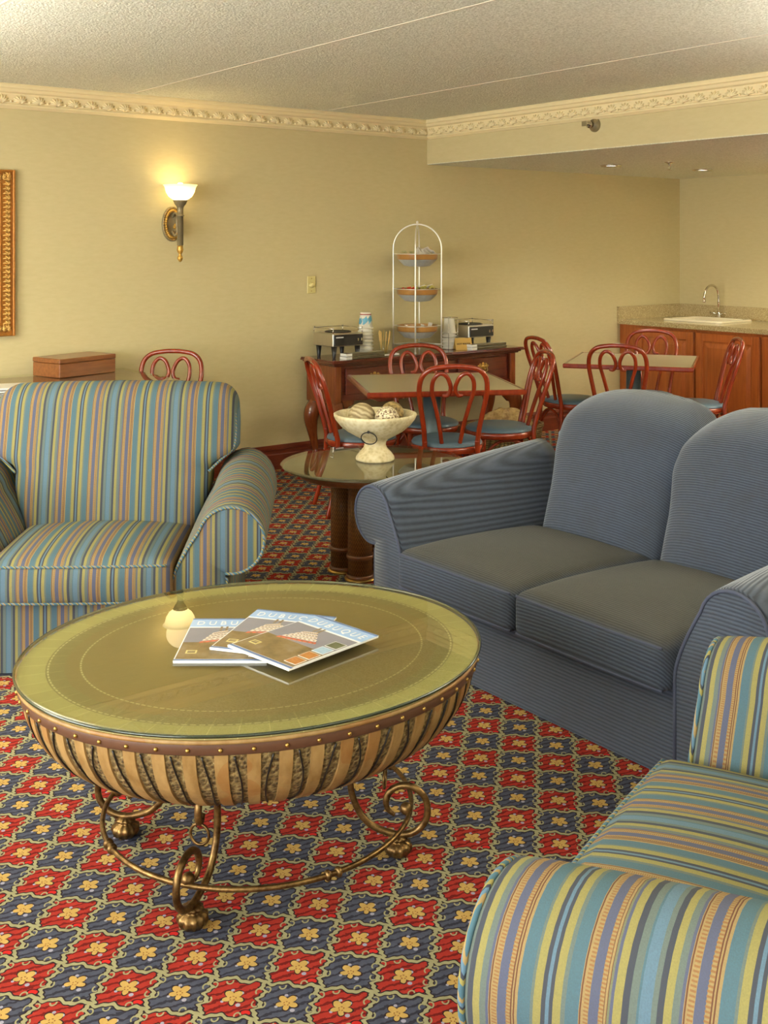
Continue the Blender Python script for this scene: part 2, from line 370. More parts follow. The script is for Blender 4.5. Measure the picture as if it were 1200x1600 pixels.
class MB:
    def __init__(s): s.v = []; s.f = []; s.mi = []; s.sm = []
    def add(s, vs, fs, mi=0, smooth=True):
        o = len(s.v); s.v += [tuple(v) for v in vs]
        for f in fs: s.f.append(tuple(i+o for i in f)); s.mi.append(mi); s.sm.append(smooth)
        return s
    def box(s, a, b, mi=0, M=None, bev=0.0):
        x0, y0, z0 = a; x1, y1, z1 = b
        if bev > 0:
            e = min(bev, abs(x1-x0)/2.01, abs(y1-y0)/2.01, abs(z1-z0)/2.01)
            vs = []
            for cx, sx in ((x0, 1), (x1, -1)):
                for cy, sy in ((y0, 1), (y1, -1)):
                    for cz, sz in ((z0, 1), (z1, -1)):
                        vs += [(cx, cy+sy*e, cz+sz*e), (cx+sx*e, cy, cz+sz*e), (cx+sx*e, cy+sy*e, cz)]
            bm = bmesh.new(); bv = [bm.verts.new(v) for v in vs]
            r = bmesh.ops.convex_hull(bm, input=bv); bm.verts.index_update()
            bmesh.ops.dissolve_limit(bm, angle_limit=.01, verts=bm.verts[:], edges=bm.edges[:])
            bm.verts.index_update()
            vs = [v.co.copy() for v in bm.verts]; fs = [[v.index for v in f.verts] for f in bm.faces]; bm.free()
        else:
            vs = [Vector(p) for p in ((x0, y0, z0), (x1, y0, z0), (x1, y1, z0), (x0, y1, z0), (x0, y0, z1), (x1, y0, z1), (x1, y1, z1), (x0, y1, z1))]
            fs = [(0, 3, 2, 1), (4, 5, 6, 7), (0, 1, 5, 4), (1, 2, 6, 5), (2, 3, 7, 6), (3, 0, 4, 7)]
        if M: vs = [M @ Vector(v) for v in vs]
        return s.add(vs, fs, mi, False)
    def tube(s, pts, r, n=10, closed=False, mi=0, caps=True, flat=1.0):
        P = [Vector(p) for p in pts]; L = len(P)
        R = r if isinstance(r, (list, tuple)) else [r]*L
        T = []
        for i in range(L):
            d = (P[(i+1) % L] - P[(i-1) % L]) if closed else (P[min(i+1, L-1)] - P[max(i-1, 0)])
            T.append(d.normalized() if d.length > 1e-9 else Vector((0, 0, 1)))
        up = Vector((0, 0, 1)) if abs(T[0].z) < .9 else Vector((1, 0, 0))
        N = (up - T[0]*up.dot(T[0])).normalized(); fr = []
        for i in range(L):
            N = (N - T[i]*N.dot(T[i]))
            N = N.normalized() if N.length > 1e-9 else T[i].orthogonal().normalized()
            fr.append((N.copy(), T[i].cross(N)))
        vs = []
        for i in range(L):
            a, b = fr[i]
            for k in range(n):
                w = 2*PI*k/n; vs.append(P[i] + a*(cos(w)*R[i]) + b*(sin(w)*R[i]*flat))
        fs = []
        for i in range(L if closed else L-1):
            j = (i+1) % L
            sh = 0
            if closed and j == 0:
                best = 1e9
                for q in range(n):
                    dd = (vs[i*n] - vs[q]).length
                    if dd < best: best = dd; sh = q
            for k in range(n):
                fs.append((i*n+k, i*n+(k+1) % n, j*n+(k+1+sh) % n, j*n+(k+sh) % n))
        if caps and not closed:
            fs.append(tuple(range(n-1, -1, -1))); fs.append(tuple((L-1)*n+k for k in range(n)))
        return s.add(vs, fs, mi)
    def lathe(s, prof, n=32, c=(0, 0, 0), sx=1.0, sy=1.0, mi=0, M=None, flute=0.0, nf=0, smooth=True):
        vs = []; fs = []; L = len(prof)
        for (r, z) in prof:
            for k in range(n):
                w = 2*PI*k/n; q = r*(1 + (flute*cos(nf*w) if nf else 0))
                vs.append(Vector((c[0]+q*cos(w)*sx, c[1]+q*sin(w)*sy, c[2]+z)))
        for i in range(L-1):
            for k in range(n):
                fs.append((i*n+k, i*n+(k+1) % n, (i+1)*n+(k+1) % n, (i+1)*n+k))
        hoop = min(prof[0][0], prof[-1][0]) > 1e-6 and abs(prof[0][0]-prof[-1][0]) < .006 and abs(prof[0][1]-prof[-1][1]) < .03
        if hoop and L > 2:                 # an outline that comes back on itself: a ring, not a disc
            for k in range(n): fs.append(((L-1)*n+k, (L-1)*n+(k+1) % n, (k+1) % n, k))
        if prof[0][0] > 1e-6 and not hoop: fs.append(tuple(range(n-1, -1, -1)))
        if prof[-1][0] > 1e-6 and not hoop: fs.append(tuple((L-1)*n+k for k in range(n)))
        if M: vs = [M @ v for v in vs]
        return s.add(vs, fs, mi, smooth)
    def sphere(s, c, r, n=16, sx=1, sy=1, sz=1, mi=0, M=None):
        return s.lathe([(max(r*sin(PI*i/(n//2)), 1e-5), -r*sz*cos(PI*i/(n//2))) for i in range(n//2+1)], n, c, sx, sy, mi, M)
    def extrude(s, prof, d0, d1, fn, mi=0, smooth=False, caps=True):
        """closed 2D outline swept straight: fn(u, v, d) -> point"""
        L = len(prof); vs = [fn(u, v, d0) for u, v in prof] + [fn(u, v, d1) for u, v in prof]
        fs = [(i, (i+1) % L, L+(i+1) % L, L+i) for i in range(L)]
        if caps: fs += [tuple(range(L-1, -1, -1)), tuple(range(L, 2*L))]
        return s.add(vs, fs, mi, smooth)
    def grid(s, nu, nv, fn, mi=0, smooth=True, wrap=False):
        vs = [fn(i/nu, j/nv) for j in range(nv+1) for i in range(nu+1)]
        fs = [(j*(nu+1)+i, j*(nu+1)+i+1, (j+1)*(nu+1)+i+1, (j+1)*(nu+1)+i) for j in range(nv) for i in range(nu)]
        return s.add(vs, fs, mi, smooth)
    def build(s, name, mats, parent=None, bevel=0, loc=None, rotz=0, fix=True):
        me = bpy.data.meshes.new(name); me.from_pydata([tuple(v) for v in s.v], [], s.f)
        for m in (mats if isinstance(mats, (list, tuple)) else [mats]): me.materials.append(MT[m] if isinstance(m, str) else m)
        me.polygons.foreach_set('material_index', s.mi); me.polygons.foreach_set('use_smooth', s.sm); me.update()
        if fix:
            bm = bmesh.new(); bm.from_mesh(me); bmesh.ops.recalc_face_normals(bm, faces=bm.faces[:]); bm.to_mesh(me); bm.free()
        o = bpy.data.objects.new(name, me); COL.objects.link(o)
        if parent: o.parent = parent
        if loc: o.location = loc
        o.rotation_euler = (0, 0, rotz)
        if bevel:
            b = o.modifiers.new('bevel', 'BEVEL'); b.width = bevel; b.segments = 2; b.limit_method = 'ANGLE'; b.harden_normals = False
        return o

def tag(o, label, cat, group=None, kind=None):
    if label: o['label'] = label
    if cat: o['category'] = cat
    if group: o['group'] = group
    if kind: o['kind'] = kind
    return o
def struct(o): o['kind'] = 'structure'; return o
def thing(name, label, cat, loc=(0, 0, 0), rotz=0.0, group=None):
    o = bpy.data.objects.new(name, None); o.empty_display_size = .1; COL.objects.link(o)
    o.location = loc; o.rotation_euler = (0, 0, rotz); return tag(o, label, cat, group)
def kids(o): return [c for c in bpy.data.objects if c.parent == o]
def dup(root, loc, rotz, label):
    r = root.copy(); COL.objects.link(r); r.location = loc; r.rotation_euler = (0, 0, rotz); r['label'] = label
    for ch in kids(root):
        c = ch.copy(); COL.objects.link(c); c.parent = r
        for g in kids(ch):
            d = g.copy(); COL.objects.link(d); d.parent = c
    return r
def text_mesh(body, size, name, mat, parent, M, extrude=.0004, bold=False):
    cu = bpy.data.curves.new(name, 'FONT'); cu.body = body; cu.size = size; cu.align_x = 'CENTER'; cu.align_y = 'CENTER'; cu.extrude = extrude
    if bold: cu.offset = size*.012
    t = bpy.data.objects.new(name, cu); COL.objects.link(t)
    dg = bpy.context.evaluated_depsgraph_get(); me = bpy.data.meshes.new_from_object(t.evaluated_get(dg))
    bpy.data.objects.remove(t); me.transform(M); me.materials.clear(); me.materials.append(MT[mat])
    o = bpy.data.objects.new(name, me); COL.objects.link(o); o.parent = parent; return o
# ------------------------------------------------------------------ the room
D = 6.65; XL = -2.6; XR = 8.574; YF = -2.4; ZC = 2.545; ZS = 2.21; XB = 5.47
TH = .12
def slab(name, a, b, mat): return struct(MB().box(a, b).build(name, mat))
slab('floor', (XL-TH, YF-TH, -.1), (XR+TH, D+TH, 0), 'carpet')
slab('ceiling', (XL-TH, YF-TH, ZC), (XR+TH, D+TH, ZC+.1), 'ceiling')
slab('wall_back', (XL-TH, D, 0), (XR+TH, D+TH, ZC), 'wall')
slab('wall_right', (XR, YF-TH, 0), (XR+TH, D, ZC), 'wall')
# left wall and front wall, with the openings of their windows
WIN_L = [(-.6, 1.9), (2.5, 5.0)]; WZ = (.55, 2.25)
mb = MB()
ys = [YF-TH] + [v for w in WIN_L for v in w] + [D]
for i in range(0, len(ys), 2): mb.box((XL-TH, ys[i], 0), (XL, ys[i+1], ZC))
for w in WIN_L:
    mb.box((XL-TH, w[0], 0), (XL, w[1], WZ[0])); mb.box((XL-TH, w[0], WZ[1]), (XL, w[1], ZC))
struct(mb.build('wall_left', 'wall'))
WIN_F = [(-1.8, 1.2)]
mb = MB()
xs = [XL] + [v for w in WIN_F for v in w] + [XR]
for i in range(0, len(xs), 2): mb.box((xs[i], YF-TH, 0), (xs[i+1], YF, ZC))
for w in WIN_F:
    mb.box((w[0], YF-TH, 0), (w[1], YF, WZ[0])); mb.box((w[0], YF-TH, WZ[1]), (w[1], YF, ZC))
struct(mb.build('wall_front', 'wall'))
def window(name, fn, a, b):
    """fn(u, depth, z) -> point; a frame, one mullion and a pane"""
    w = MB()
    def bar(u0, u1, z0, z1):
        p, q = fn(u0, .03, z0), fn(u1, .09, z1)
        w.box([min(i, j) for i, j in zip(p, q)], [max(i, j) for i, j in zip(p, q)])
    bar(a, a+.05, *WZ); bar(b-.05, b, *WZ); bar(a, b, WZ[0], WZ[0]+.05); bar(a, b, WZ[1]-.05, WZ[1])
    bar((a+b)/2-.025, (a+b)/2+.025, *WZ)
    o = struct(w.build(name, 'white_paint'))
    g = MB(); p, q = fn(a, .055, WZ[0]), fn(b, .062, WZ[1])
    g.box([min(i, j) for i, j in zip(p, q)], [max(i, j) for i, j in zip(p, q)]); g.build('pane', 'clear', o)
    return o
for i, (a, b) in enumerate(WIN_L): window('window_%d' % (i+1), lambda u, d, z: (XL-d, u, z), a, b)
for i, (a, b) in enumerate(WIN_F): window('window_%d' % (i+3), lambda u, d, z: (u, YF-d, z), a, b)
# dropped bulkhead with the lower kitchenette ceiling behind it
slab('wall_bulkhead', (XB, YF, ZS), (XB+.08, D, ZC), 'wall')
slab('ceiling_kitchenette', (XB+.001, YF, ZS-.004), (XR, D, ZS+.05), 'ceiling')

# crown mouldings: a run of profile with a carved leaf frieze
def crown(name, fn, L):
    """fn(along, out, z)"""
    z1, z0 = ZC, 2.40
    prof = [(0, z1), (.062, z1), (.066, z1-.012), (.066, z1-.026), (.056, z1-.032), (.05, z1-.046), (.044, z1-.052), (.030, z1-.054),
            (.026, z1-.062), (.024, z0+.030), (.03, z0+.024), (.03, z0+.016), (.02, z0+.008), (.012, z0), (0, z0)]
    w = MB().extrude(prof, 0, L, lambda u, v, d: fn(d, u, v))
    n = int(L/.112)
    zb, zt = z0+.030, z1-.064
    for i in range(n):
        c = (i+.5)*L/n
        lobes = [(0, 0, .0, 1.0)] + [(s*.0, 0, s*(.38+.34*k), 1.0-.12*k) for k in range(3) for s in (-1, 1)]
        for (o_, _, ang, ln) in lobes:
            h = (zt-zb)*ln
            pts = []; R = []
            for t in (0, .35, .7, 1.0):
                bend = ang*(.5+.75*t)
                pts.append(fn(c + sin(bend)*h*t*1.12, .026+.012*sin(PI*min(t+.15, 1)), zb + cos(bend*.92)*h*t)); R.append((.0035, .0064, .0075, .003)[(0, .35, .7, 1.0).index(t)])
            w.tube(pts, R, 5, flat=1.0)
        w.sphere(fn(c+L/n/2, .03, zb+.012), .008, 8)
    return struct(w.build(name, 'plaster'))
crown('trim_1', lambda d, o, z: (XL+d, D-o, z), XB-XL)
crown('trim_2', lambda d, o, z: (XB-o, YF+d, z), D-YF-.03)
# ceiling board seams
for i, x in enumerate((1.45, 2.975, 4.46)):
    struct(MB().box((x-.005, YF, ZC-.002), (x+.005, D-.07, ZC+.002)).build('trim_%d' % (i+3), 'seam'))
# baseboards
def baseboard(name, fn, L):
    prof = [(0, 0), (.02, 0), (.02, .105), (.016, .112), (.016, .135), (.022, .141), (.022, .152), (.012, .165), (.006, .172), (0, .172)]
    return struct(MB().extrude(prof, 0, L, lambda u, v, d: fn(d, u, v)).build(name, 'base'))
baseboard('baseboard_back', lambda d, o, z: (XL+d, D-o, z), 7.70-XL)
baseboard('baseboard_left', lambda d, o, z: (XL+o, YF+d, z), D-YF-.03)
baseboard('baseboard_front', lambda d, o, z: (XL+.03+d, YF+o, z), XR-XL-.06)

# ------------------------------------------------------------------ on the wall and ceiling
# sconce
SX, SZ = 3.287, 1.718
t = thing('wall_sconce', 'lit wall sconce with frosted glass bowl and gilded oval backplate', 'wall light', (SX, D, SZ))
prof = [(0, 0), (1, 0), (1.0, .006), (.95, .014), (.84, .012), (.8, .016)]
ML = Matrix.Rotation(PI/2, 4, 'X')           # local z -> -y (out of the wall)
bp = MB().lathe([(r*.115, z*1.3) for r, z in [(1, 0), (1, .008), (.95, .016), (.9, .012), (.66, .018), (.6, .012), (.001, .014)]], 40, sx=.62, sy=1.0, M=ML).build('backplate', 'pewter', t)
g = MB()
for k in range(34):
    w = 2*PI*k/34
    g.sphere((cos(w)*.079*.64, -.02, sin(w)*.088), .0115, 8, sx=.62+.4*abs(sin(w)), sz=1.0)
for k in range(40):
    w = 2*PI*k/40; g.sphere((cos(w)*.105*.62, -.02, sin(w)*.105), .0042, 6)
g.build('gilded_rim', 'gold', bp)
a = MB().tube(cr([(0, -.012, -.05), (.0, -.05, -.075), (0, -.085, -.05), (0, -.08, 0), (0, -.09, .045), (0, -.118, .06)], 8), .0095, 10)
a.tube(cr([(0, -.012, .045), (0, -.05, .07), (0, -.085, .06), (0, -.118, .045)], 8), .007, 8)
a.build('arm', 'pewter', t)
l = MB()
for k in range(5): l.sphere((0, -.04-.012*k, -.02-.013*k*.5+.02*sin(k)), .014, 8, sx=.5)
l.build('leaf_ornament', 'gold', t)
cx = (0.0, -.125, 0.0)
st = MB().lathe([(.010, -.145), (.019, -.14), (.019, .048), (.025, .05), (.025, .056), (.019, .058), (.019, .10), (.022, .104)], 32, cx, flute=.09, nf=12).build('stem', 'pewter', t)
MB().lathe([(.0, -.25), (.008, -.246), (.016, -.232), (.018, -.222), (.012, -.208), (.008, -.203), (.009, -.196), (.017, -.185), (.021, -.17), (.018, -.152), (.0175, -.143)], 20, cx, flute=.1, nf=7).build('finial', 'gold', t)
MB().lathe([(.017, .1), (.022, .108), (.026, .116), (.036, .128), (.041, .142), (.046, .149), (.046, .153), (.0, .153)], 36, cx, flute=.05, nf=14).build('cup', 'pewter', t)
sh = MB().lathe([(.03, .152), (.05, .158), (.075, .176), (.092, .205), (.1, .236), (.108, .25), (.113, .252), (.108, .254), (.098, .238), (.088, .206), (.07, .178), (.045, .161), (.02, .156)], 40, cx).build('glass_shade', 'shade', t)
MB().sphere((cx[0], cx[1], .236), .027, 16, sz=1.2).build('bulb', 'bulb', t)

# dimmer
t = thing('dimmer_switch', 'small ivory dimmer switch with round knob on the back wall', 'light switch', (4.388, D, 1.293))
MB().box((-.037, -.007, -.062), (.037, -.0005, .062), bev=.004).build('plate', 'ivory', t)
MB().lathe([(.021, 0), (.021, .006), (.016, .009), (.014, .02), (.012, .022), (0, .022)], 24, (0, 0, 0), M=Matrix.Translation((0, -.007, -.002)) @ ML).build('knob', 'ivory', t)
for z in (-.045, .045): MB().lathe([(.004, 0), (.003, .0015), (0, .002)], 10, M=Matrix.Translation((0, -.007, z)) @ ML).build('screw', 'brass', t)

# framed picture (its right edge is in view)
FX1, FX0, FZ1, FZ0 = 2.244, .95, 2.03, 1.034
t = thing('framed_picture', 'ornate gilded picture frame cropped by the left edge', 'picture', (FX0, D, FZ0))
W, H = FX1-FX0, FZ1-FZ0
fr = MB()
for (a, b) in (((.1005, 0), (W-.1005, .10)), ((.1005, H-.10), (W-.1005, H)), ((0, .0), (.10, H)), ((W-.10, 0), (W, H))):
    fr.box((a[0], -.02, a[1]), (b[0], -.002, b[1]), bev=.004)
    horiz = (b[0]-a[0]) > (b[1]-a[1])
    for off, wd, dp in ((.0, .014, .034), (.078, .016, .026)):
        lo = a[1] < H/2 if horiz else a[0] < W/2
        if horiz:
            z0 = a[1]+off if lo else b[1]-off-wd
            fr.box((off+wd-.003, -dp+.0006, z0), (W-off-wd+.003, -.004, z0+wd), bev=.004)
        else:
            x0 = a[0]+off if lo else b[0]-off-wd
            fr.box((x0, -dp, off), (x0+wd, -.004, H-off), bev=.004)
fr.build('frame', 'frame_gold', t)
cv = MB()
def carve(x, z, ang):
    for k in range(3):
        a_ = ang + (k-1)*.8
        cv.tube([(x, -.026, z), (x+cos(a_)*.016, -.034, z+sin(a_)*.016), (x+cos(a_+.5)*.028, -.027, z+sin(a_+.5)*.028)], [.006, .0075, .003], 6)
n = 34
for i in range(n):
    z = .04 + (H-.08)*i/(n-1); carve(.046, z, PI/2); carve(W-.046, z, PI/2)
n = 44
for i in range(n):
    x = .05 + (W-.1)*i/(n-1); carve(x, .046, 0); carve(x, H-.046, 0)
cv.build('carved_border', 'frame_light', t)
MB().box((.09, -.012, .09), (W-.09, -.004, H-.09)).build('canvas', 'canvas', t)

# sidewall sprinkler on the bulkhead
t = thing('sidewall_sprinkler', 'metal sidewall sprinkler head on the bulkhead face', 'sprinkler', (XB, 4.92, 2.365))
MX = Matrix.Rotation(-PI/2, 4, 'Y')           # local z -> -x
MB().lathe([(.047, 0), (.047, .006), (.036, .022), (.03, .026), (.03, .03), (0, .03)], 28, M=MX).build('escutcheon', 'pewter', t)
b = MB().lathe([(.018, .03), (.018, .05), (.024, .052), (.024, .062), (.014, .066), (.01, .085), (0, .085)], 20, M=MX)
for s in (-1, 1): b.tube(cr([(-.062, s*.018, 0), (-.08, s*.02, 0), (-.1, s*.006, 0)], 5), .004, 6)
b.build('nozzle', 'chrome', t)
MB().box((-.106, -.02, -.014), (-.1, .02, .018)).build('deflector', 'chrome', t)
# pendent sprinkler under the kitchenette ceiling
t = thing('pendent_sprinkler', 'small pendent sprinkler in the kitchenette ceiling between two downlights', 'sprinkler', (6.75, 5.33, ZS-.004))
MB().lathe([(.038, 0), (.038, -.004), (.02, -.012), (.012, -.013), (.012, -.03), (0, -.03)], 24).build('escutcheon', 'chrome', t)
b = MB()
for s in (-1, 1): b.tube(cr([(s*.01, 0, -.026), (s*.015, 0, -.042), (s*.003, 0, -.058)], 5), .003, 6)
b.build('arms', 'chrome', t)
MB().lathe([(.018, -.058), (.018, -.061), (0, -.061)], 16).build('deflector', 'chrome', t)
# downlights
dl = thing('downlight', 'round recessed downlight above the dining tables, left of the sprinkler', 'downlight', (6.641, 5.807, ZS-.004), 0, 'recessed downlights in the kitchenette ceiling')
MB().lathe([(.055, -.0005), (.082, -.0005), (.085, -.006), (.078, -.012), (.06, -.008), (.055, -.002)], 36).build('trim_ring', 'chrome', dl)
MB().lathe([(.055, -.001), (.045, -.006), (0, -.008)], 28).build('lens', 'lens', dl)
dup(dl, (7.637, 5.69, ZS-.004), 0, 'round recessed downlight right of the sprinkler, nearest the sink wall')

# ------------------------------------------------------------------ kitchenette
KX = 7.72
def kc(name, label, y0, y1, doors):
    t = thing(name, label, 'cabinet', (KX, y0, 0))
    L = y1-y0; dp = XR-KX-.004
    MB().box((0, .001, .09), (dp, L-.001, .868)).build('body', 'cherry', t)
    MB().box((.06, .001, 0), (dp, L-.001, .09)).build('toe_kick', 'cherry_dark', t)
    for (a, b) in doors:
        o = MB().box((-.02, a, .12), (0, b, .845), bev=.004).build('door', 'cherry', t)
        p = MB()
        f = .07
        for q0, q1 in (((a, .12), (a+f, .845)), ((b-f, .12), (b, .845)), ((a+f+.0005, .1205), (b-f-.0005, .12+f)), ((a+f+.0005, .845-f), (b-f-.0005, .8445))):
            p.box((-.03, q0[0], q0[1]), (-.019, q1[0], q1[1]), bev=.003)
        p.build('door_frame', 'cherry', o)
        i0, i1 = a+f+.015, b-f-.015
        q = MB(); z0, z1 = .12+f+.015, .845-f-.015; e = .035
        vs = [(-.02, i0, z0), (-.02, i1, z0), (-.02, i1, z1), (-.02, i0, z1), (-.03, i0+e, z0+e), (-.03, i1-e, z0+e), (-.03, i1-e, z1-e), (-.03, i0+e, z1-e)]
        q.add(vs, [(4, 5, 6, 7), (0, 1, 5, 4), (1, 2, 6, 5), (2, 3, 7, 6), (3, 0, 4, 7)], 0, False); q.build('raised_panel', 'cherry', o)
    return t
kc('base_cabinet', 'cherry base cabinet behind the far dining table, beside the back wall', 5.815, D-.002, [(.012, .63)])
kc('base_cabinet', 'cherry base cabinet under the sink, right side in view', 5.18, 5.813, [(.012, .622)])
kc('base_cabinet', 'cherry base cabinet cut off by the right edge', 4.2, 5.178, [(.012, .49), (.5, .966)])
t = thing('granite_countertop', 'speckled beige granite countertop with low backsplash in the kitchenette', 'countertop', (KX-.04, 4.2, .87))
cdp = XR-KX+.04
hx0, hx1, hy0, hy1 = 7.98-KX+.04, 8.36-KX+.04, 5.78-4.2, 6.30-4.2      # sink opening
m_ = MB()
Ly = D-4.2-.002
for a, b in (((0, 0), (hx0, Ly)), ((hx1, 0), (cdp-.002, Ly)), ((hx0, 0), (hx1, hy0)), ((hx0, hy1), (hx1, Ly))): m_.box((a[0], a[1], 0), (b[0], b[1], .04))
m_.build('slab', 'granite', t)
sp = MB().box((cdp-.024, 0, .04), (cdp-.002, Ly, .155)); sp.box((0, Ly-.022, .04), (cdp-.024, Ly, .155)); sp.build('backsplash', 'granite', t)
t = thing('drop_in_sink', 'white enamel drop-in sink in the granite countertop', 'sink', (8.17, 6.04, .911))
a, b = .245, .31
rim = []
def rr(hx, hy, r, n=6):
    o = []
    for cx_, cy_, w0 in ((hx-r, hy-r, 0), (-hx+r, hy-r, PI/2), (-hx+r, -hy+r, PI), (hx-r, -hy+r, 1.5*PI)):
        for k in range(n+1): w = w0 + PI/2*k/n; o.append((cx_+cos(w)*r, cy_+sin(w)*r))
    return o
lv = [(a, b, .0), (a, b, .012), (a-.006, b-.006, .018), (a-.05, b-.05, .016), (a-.058, b-.058, .008), (a-.08, b-.075, -.13), (a-.12, b-.12, -.15)]
vs = []; fs = []
for hx, hy, z in lv: vs += [(x, y, z) for x, y in rr(hx, hy, .05)]
n = 28
for i in range(len(lv)-1):
    for k in range(n): fs.append((i*n+k, i*n+(k+1) % n, (i+1)*n+(k+1) % n, (i+1)*n+k))
fs.append(tuple((len(lv)-1)*n+k for k in range(n)))
MB().add(vs, fs).build('basin', 'sink', t)
t = thing('gooseneck_faucet', 'chrome gooseneck faucet behind the white sink', 'faucet', (8.46, 6.13, .912))
MB().lathe([(.032, 0), (.032, .006), (.026, .016), (.02, .05), (.018, .055), (.014, .06), (0, .06)], 24).build('base', 'chrome', t)
pth = [(0, 0, .05), (0, 0, .16)] + [(-.105+.105*cos(w), 0, .20+.105*sin(w)) for w in [PI*k/12 for k in range(0, 13)]] + [(-.21, 0, .17)]
MB().tube(pth, .0105, 12).tube([(-.21, 0, .175), (-.21, 0, .155)], .014, 12).build('spout', 'chrome', t)
h = MB()
for s in (-1, 1): h.tube([(0, s*.015, .04), (-.01, s*.06, .052), (-.015, s*.085, .056)], [.009, .008, .006], 8)
h.build('lever_handles', 'chrome', t)

# ------------------------------------------------------------------ sideboard
BX0, BX1, BY0, BY1, BZ = 4.32, 6.04, 6.25, 6.615, .785
t = thing('sideboard', 'dark mahogany sideboard with cabriole legs against the back wall', 'sideboard', (BX0, BY0, 0))
Lb, Wb = BX1-BX0, BY1-BY0
tp = MB()
for (e, z0, z1) in ((-.045, BZ-.012, BZ), (-.05, BZ-.022, BZ-.010), (-.03, BZ-.034, BZ-.020), (-.015, BZ-.045, BZ-.032)):
    tp.box((e, e, z0), (Lb-e, Wb, z1), bev=.004)
tp.build('top', 'mahogany', t)
MB().box((.03, .025, .50), (Lb-.03, Wb-.005, BZ-.044)).build('carcass', 'mahogany', t)
for x in (.03, Lb-.03): MB().box((x-.028, .0, .47), (x+.028, Wb-.003, BZ-.044), bev=.006).build('corner_post', 'mahogany_v', t)
dw = (Lb-.17)/3
for i in range(3):
    x0 = .085+i*dw
    d = MB().box((x0+.012, .004, .535), (x0+dw-.012, .028, BZ-.062), bev=.006).build('drawer', 'mahogany', t)
    k = MB()
    xc = x0+dw/2
    for ox, oz, r in ((0, 0, .024), (-.032, .006, .017), (.032, .006, .017), (-.018, -.018, .013), (.018, -.018, .013), (-.03, .022, .011), (.03, .022, .011), (0, .026, .015), (-.048, .012, .009), (.048, .012, .009)):
        k.lathe([(r, 0), (r*.9, .003), (r*.4, .0045), (0, .005)], 14, M=Matrix.Translation((xc+ox, .003, .645+oz)) @ ML)
    k.build('pull_plate', 'brass', d)
    MB().tube(cr([(xc-.032, -.004, .648), (xc-.028, -.014, .622), (xc, -.016, .612), (xc+.028, -.014, .622), (xc+.032, -.004, .648)], 6), .0035, 8).build('bail_handle', 'brass', d)
ap = MB()
pf = [(.05, .54)] + [(.05+(Lb-.1)*i/24, .50 - .035*abs(sin(PI*i/12))*(1 if 4 < i < 20 else .3)) for i in range(25)] + [(Lb-.05, .54)]
ap.extrude(pf, .006, .024, lambda u, v, d: (u, d, v)); ap.build('apron', 'mahogany', t)
def cab_leg(x, y, sx, sy, tall=.5):
    w = MB()
    ctr = [(0, 0, .5, .034), (.012, .012, .46, .05), (.04, .04, .40, .058), (.05, .05, .34, .05), (.036, .036, .24, .034), (.014, .014, .14, .024), (.008, .008, .08, .02), (.02, .02, .04, .024), (.03, .03, .02, .036), (.03, .03, .0, .03)]
    P = cr([(x+sx*a, y+sy*b, z) for a, b, z, r in ctr], 5); R = [v.x for v in cr([(r, 0, 0) for *_, r in ctr], 5)]
    w.tube(P, [max(q, .012) for q in R], 12)
    # knee wings
    w.extrude([(0, .5), (.13, .5), (.12, .465), (.075, .45), (.045, .40), (0, .36)], -.013, .013, lambda u, v, d: (x-sx*u, y+d+sy*.012, v))
    w.extrude([(0, .5), (.10, .5), (.09, .465), (.06, .45), (.035, .40), (0, .36)], -.013, .013, lambda u, v, d: (x+d+sx*.012, y-sy*u, v))
    return w
for x, sx in ((.055, -1), (Lb-.055, 1)):
    for y, sy in ((.05, -1), (Wb-.06, 1)):
        cab_leg(x, y, sx, sy*(1 if sy < 0 else .02)).build('leg', 'mahogany_v', t)
# ------------------------------------------------------------------ things on the sideboard
def warmer(x, y, label):
    t = thing('coffee_warmer', label, 'coffee warmer', (x, y, BZ), 0, 'coffee warmers on the sideboard')
    w, d = .26, .25
    MB().box((0, 0, .085), (w, d, .178), bev=.005).build('body', 'steel', t)
    p = MB().box((.008, -.006, .092), (w-.006, .004, .168), bev=.003).build('control_panel', 'black_plastic', t)
    MB().box((.022, -.008, .146), (.085, -.005, .154)).build('badge', 'ink_white', p)
    sw = MB().box((.205, -.009, .118), (.219, -.004, .138), bev=.002); sw.box((.235, -.010, .12), (.247, -.004, .14), bev=.002); sw.build('switches', 'chrome', p)
    MB().lathe([(.095, .178), (.095, .184), (.088, .186), (.085, .181), (0, .181)], 32, (w/2, d/2, 0)).build('hot_plate', 'dark', t)
    for lx, ly in ((.03, .03), (w-.03, .03), (.03, d-.03), (w-.03, d-.03)):
        MB().lathe([(.011, 0), (.012, .004), (.021, .086), (0, .086)], 16, (lx, ly, 0)).build('leg', 'black_plastic', t)
    r = MB()
    for lx, ly in ((.006, .006), (w-.006, .006), (w-.006, d-.006), (.006, d-.006)): r.tube([(lx, ly, .17), (lx, ly, .215)], .0035, 8).sphere((lx, ly, .215), .0055, 8)
    for a, b in (((.006, .006), (.006, d-.006)), ((.006, d-.006), (w-.006, d-.006)), ((w-.006, d-.006), (w-.006, .006))): r.tube([(*a, .21), (*b, .21)], .003, 8)
    r.build('rail', 'chrome', t)
    return t
warmer(4.345, 6.31, 'steel coffee warmer with black panel at the left end of the sideboard')
warmer(5.60, 6.31, 'steel coffee warmer with black panel at the right end of the sideboard')
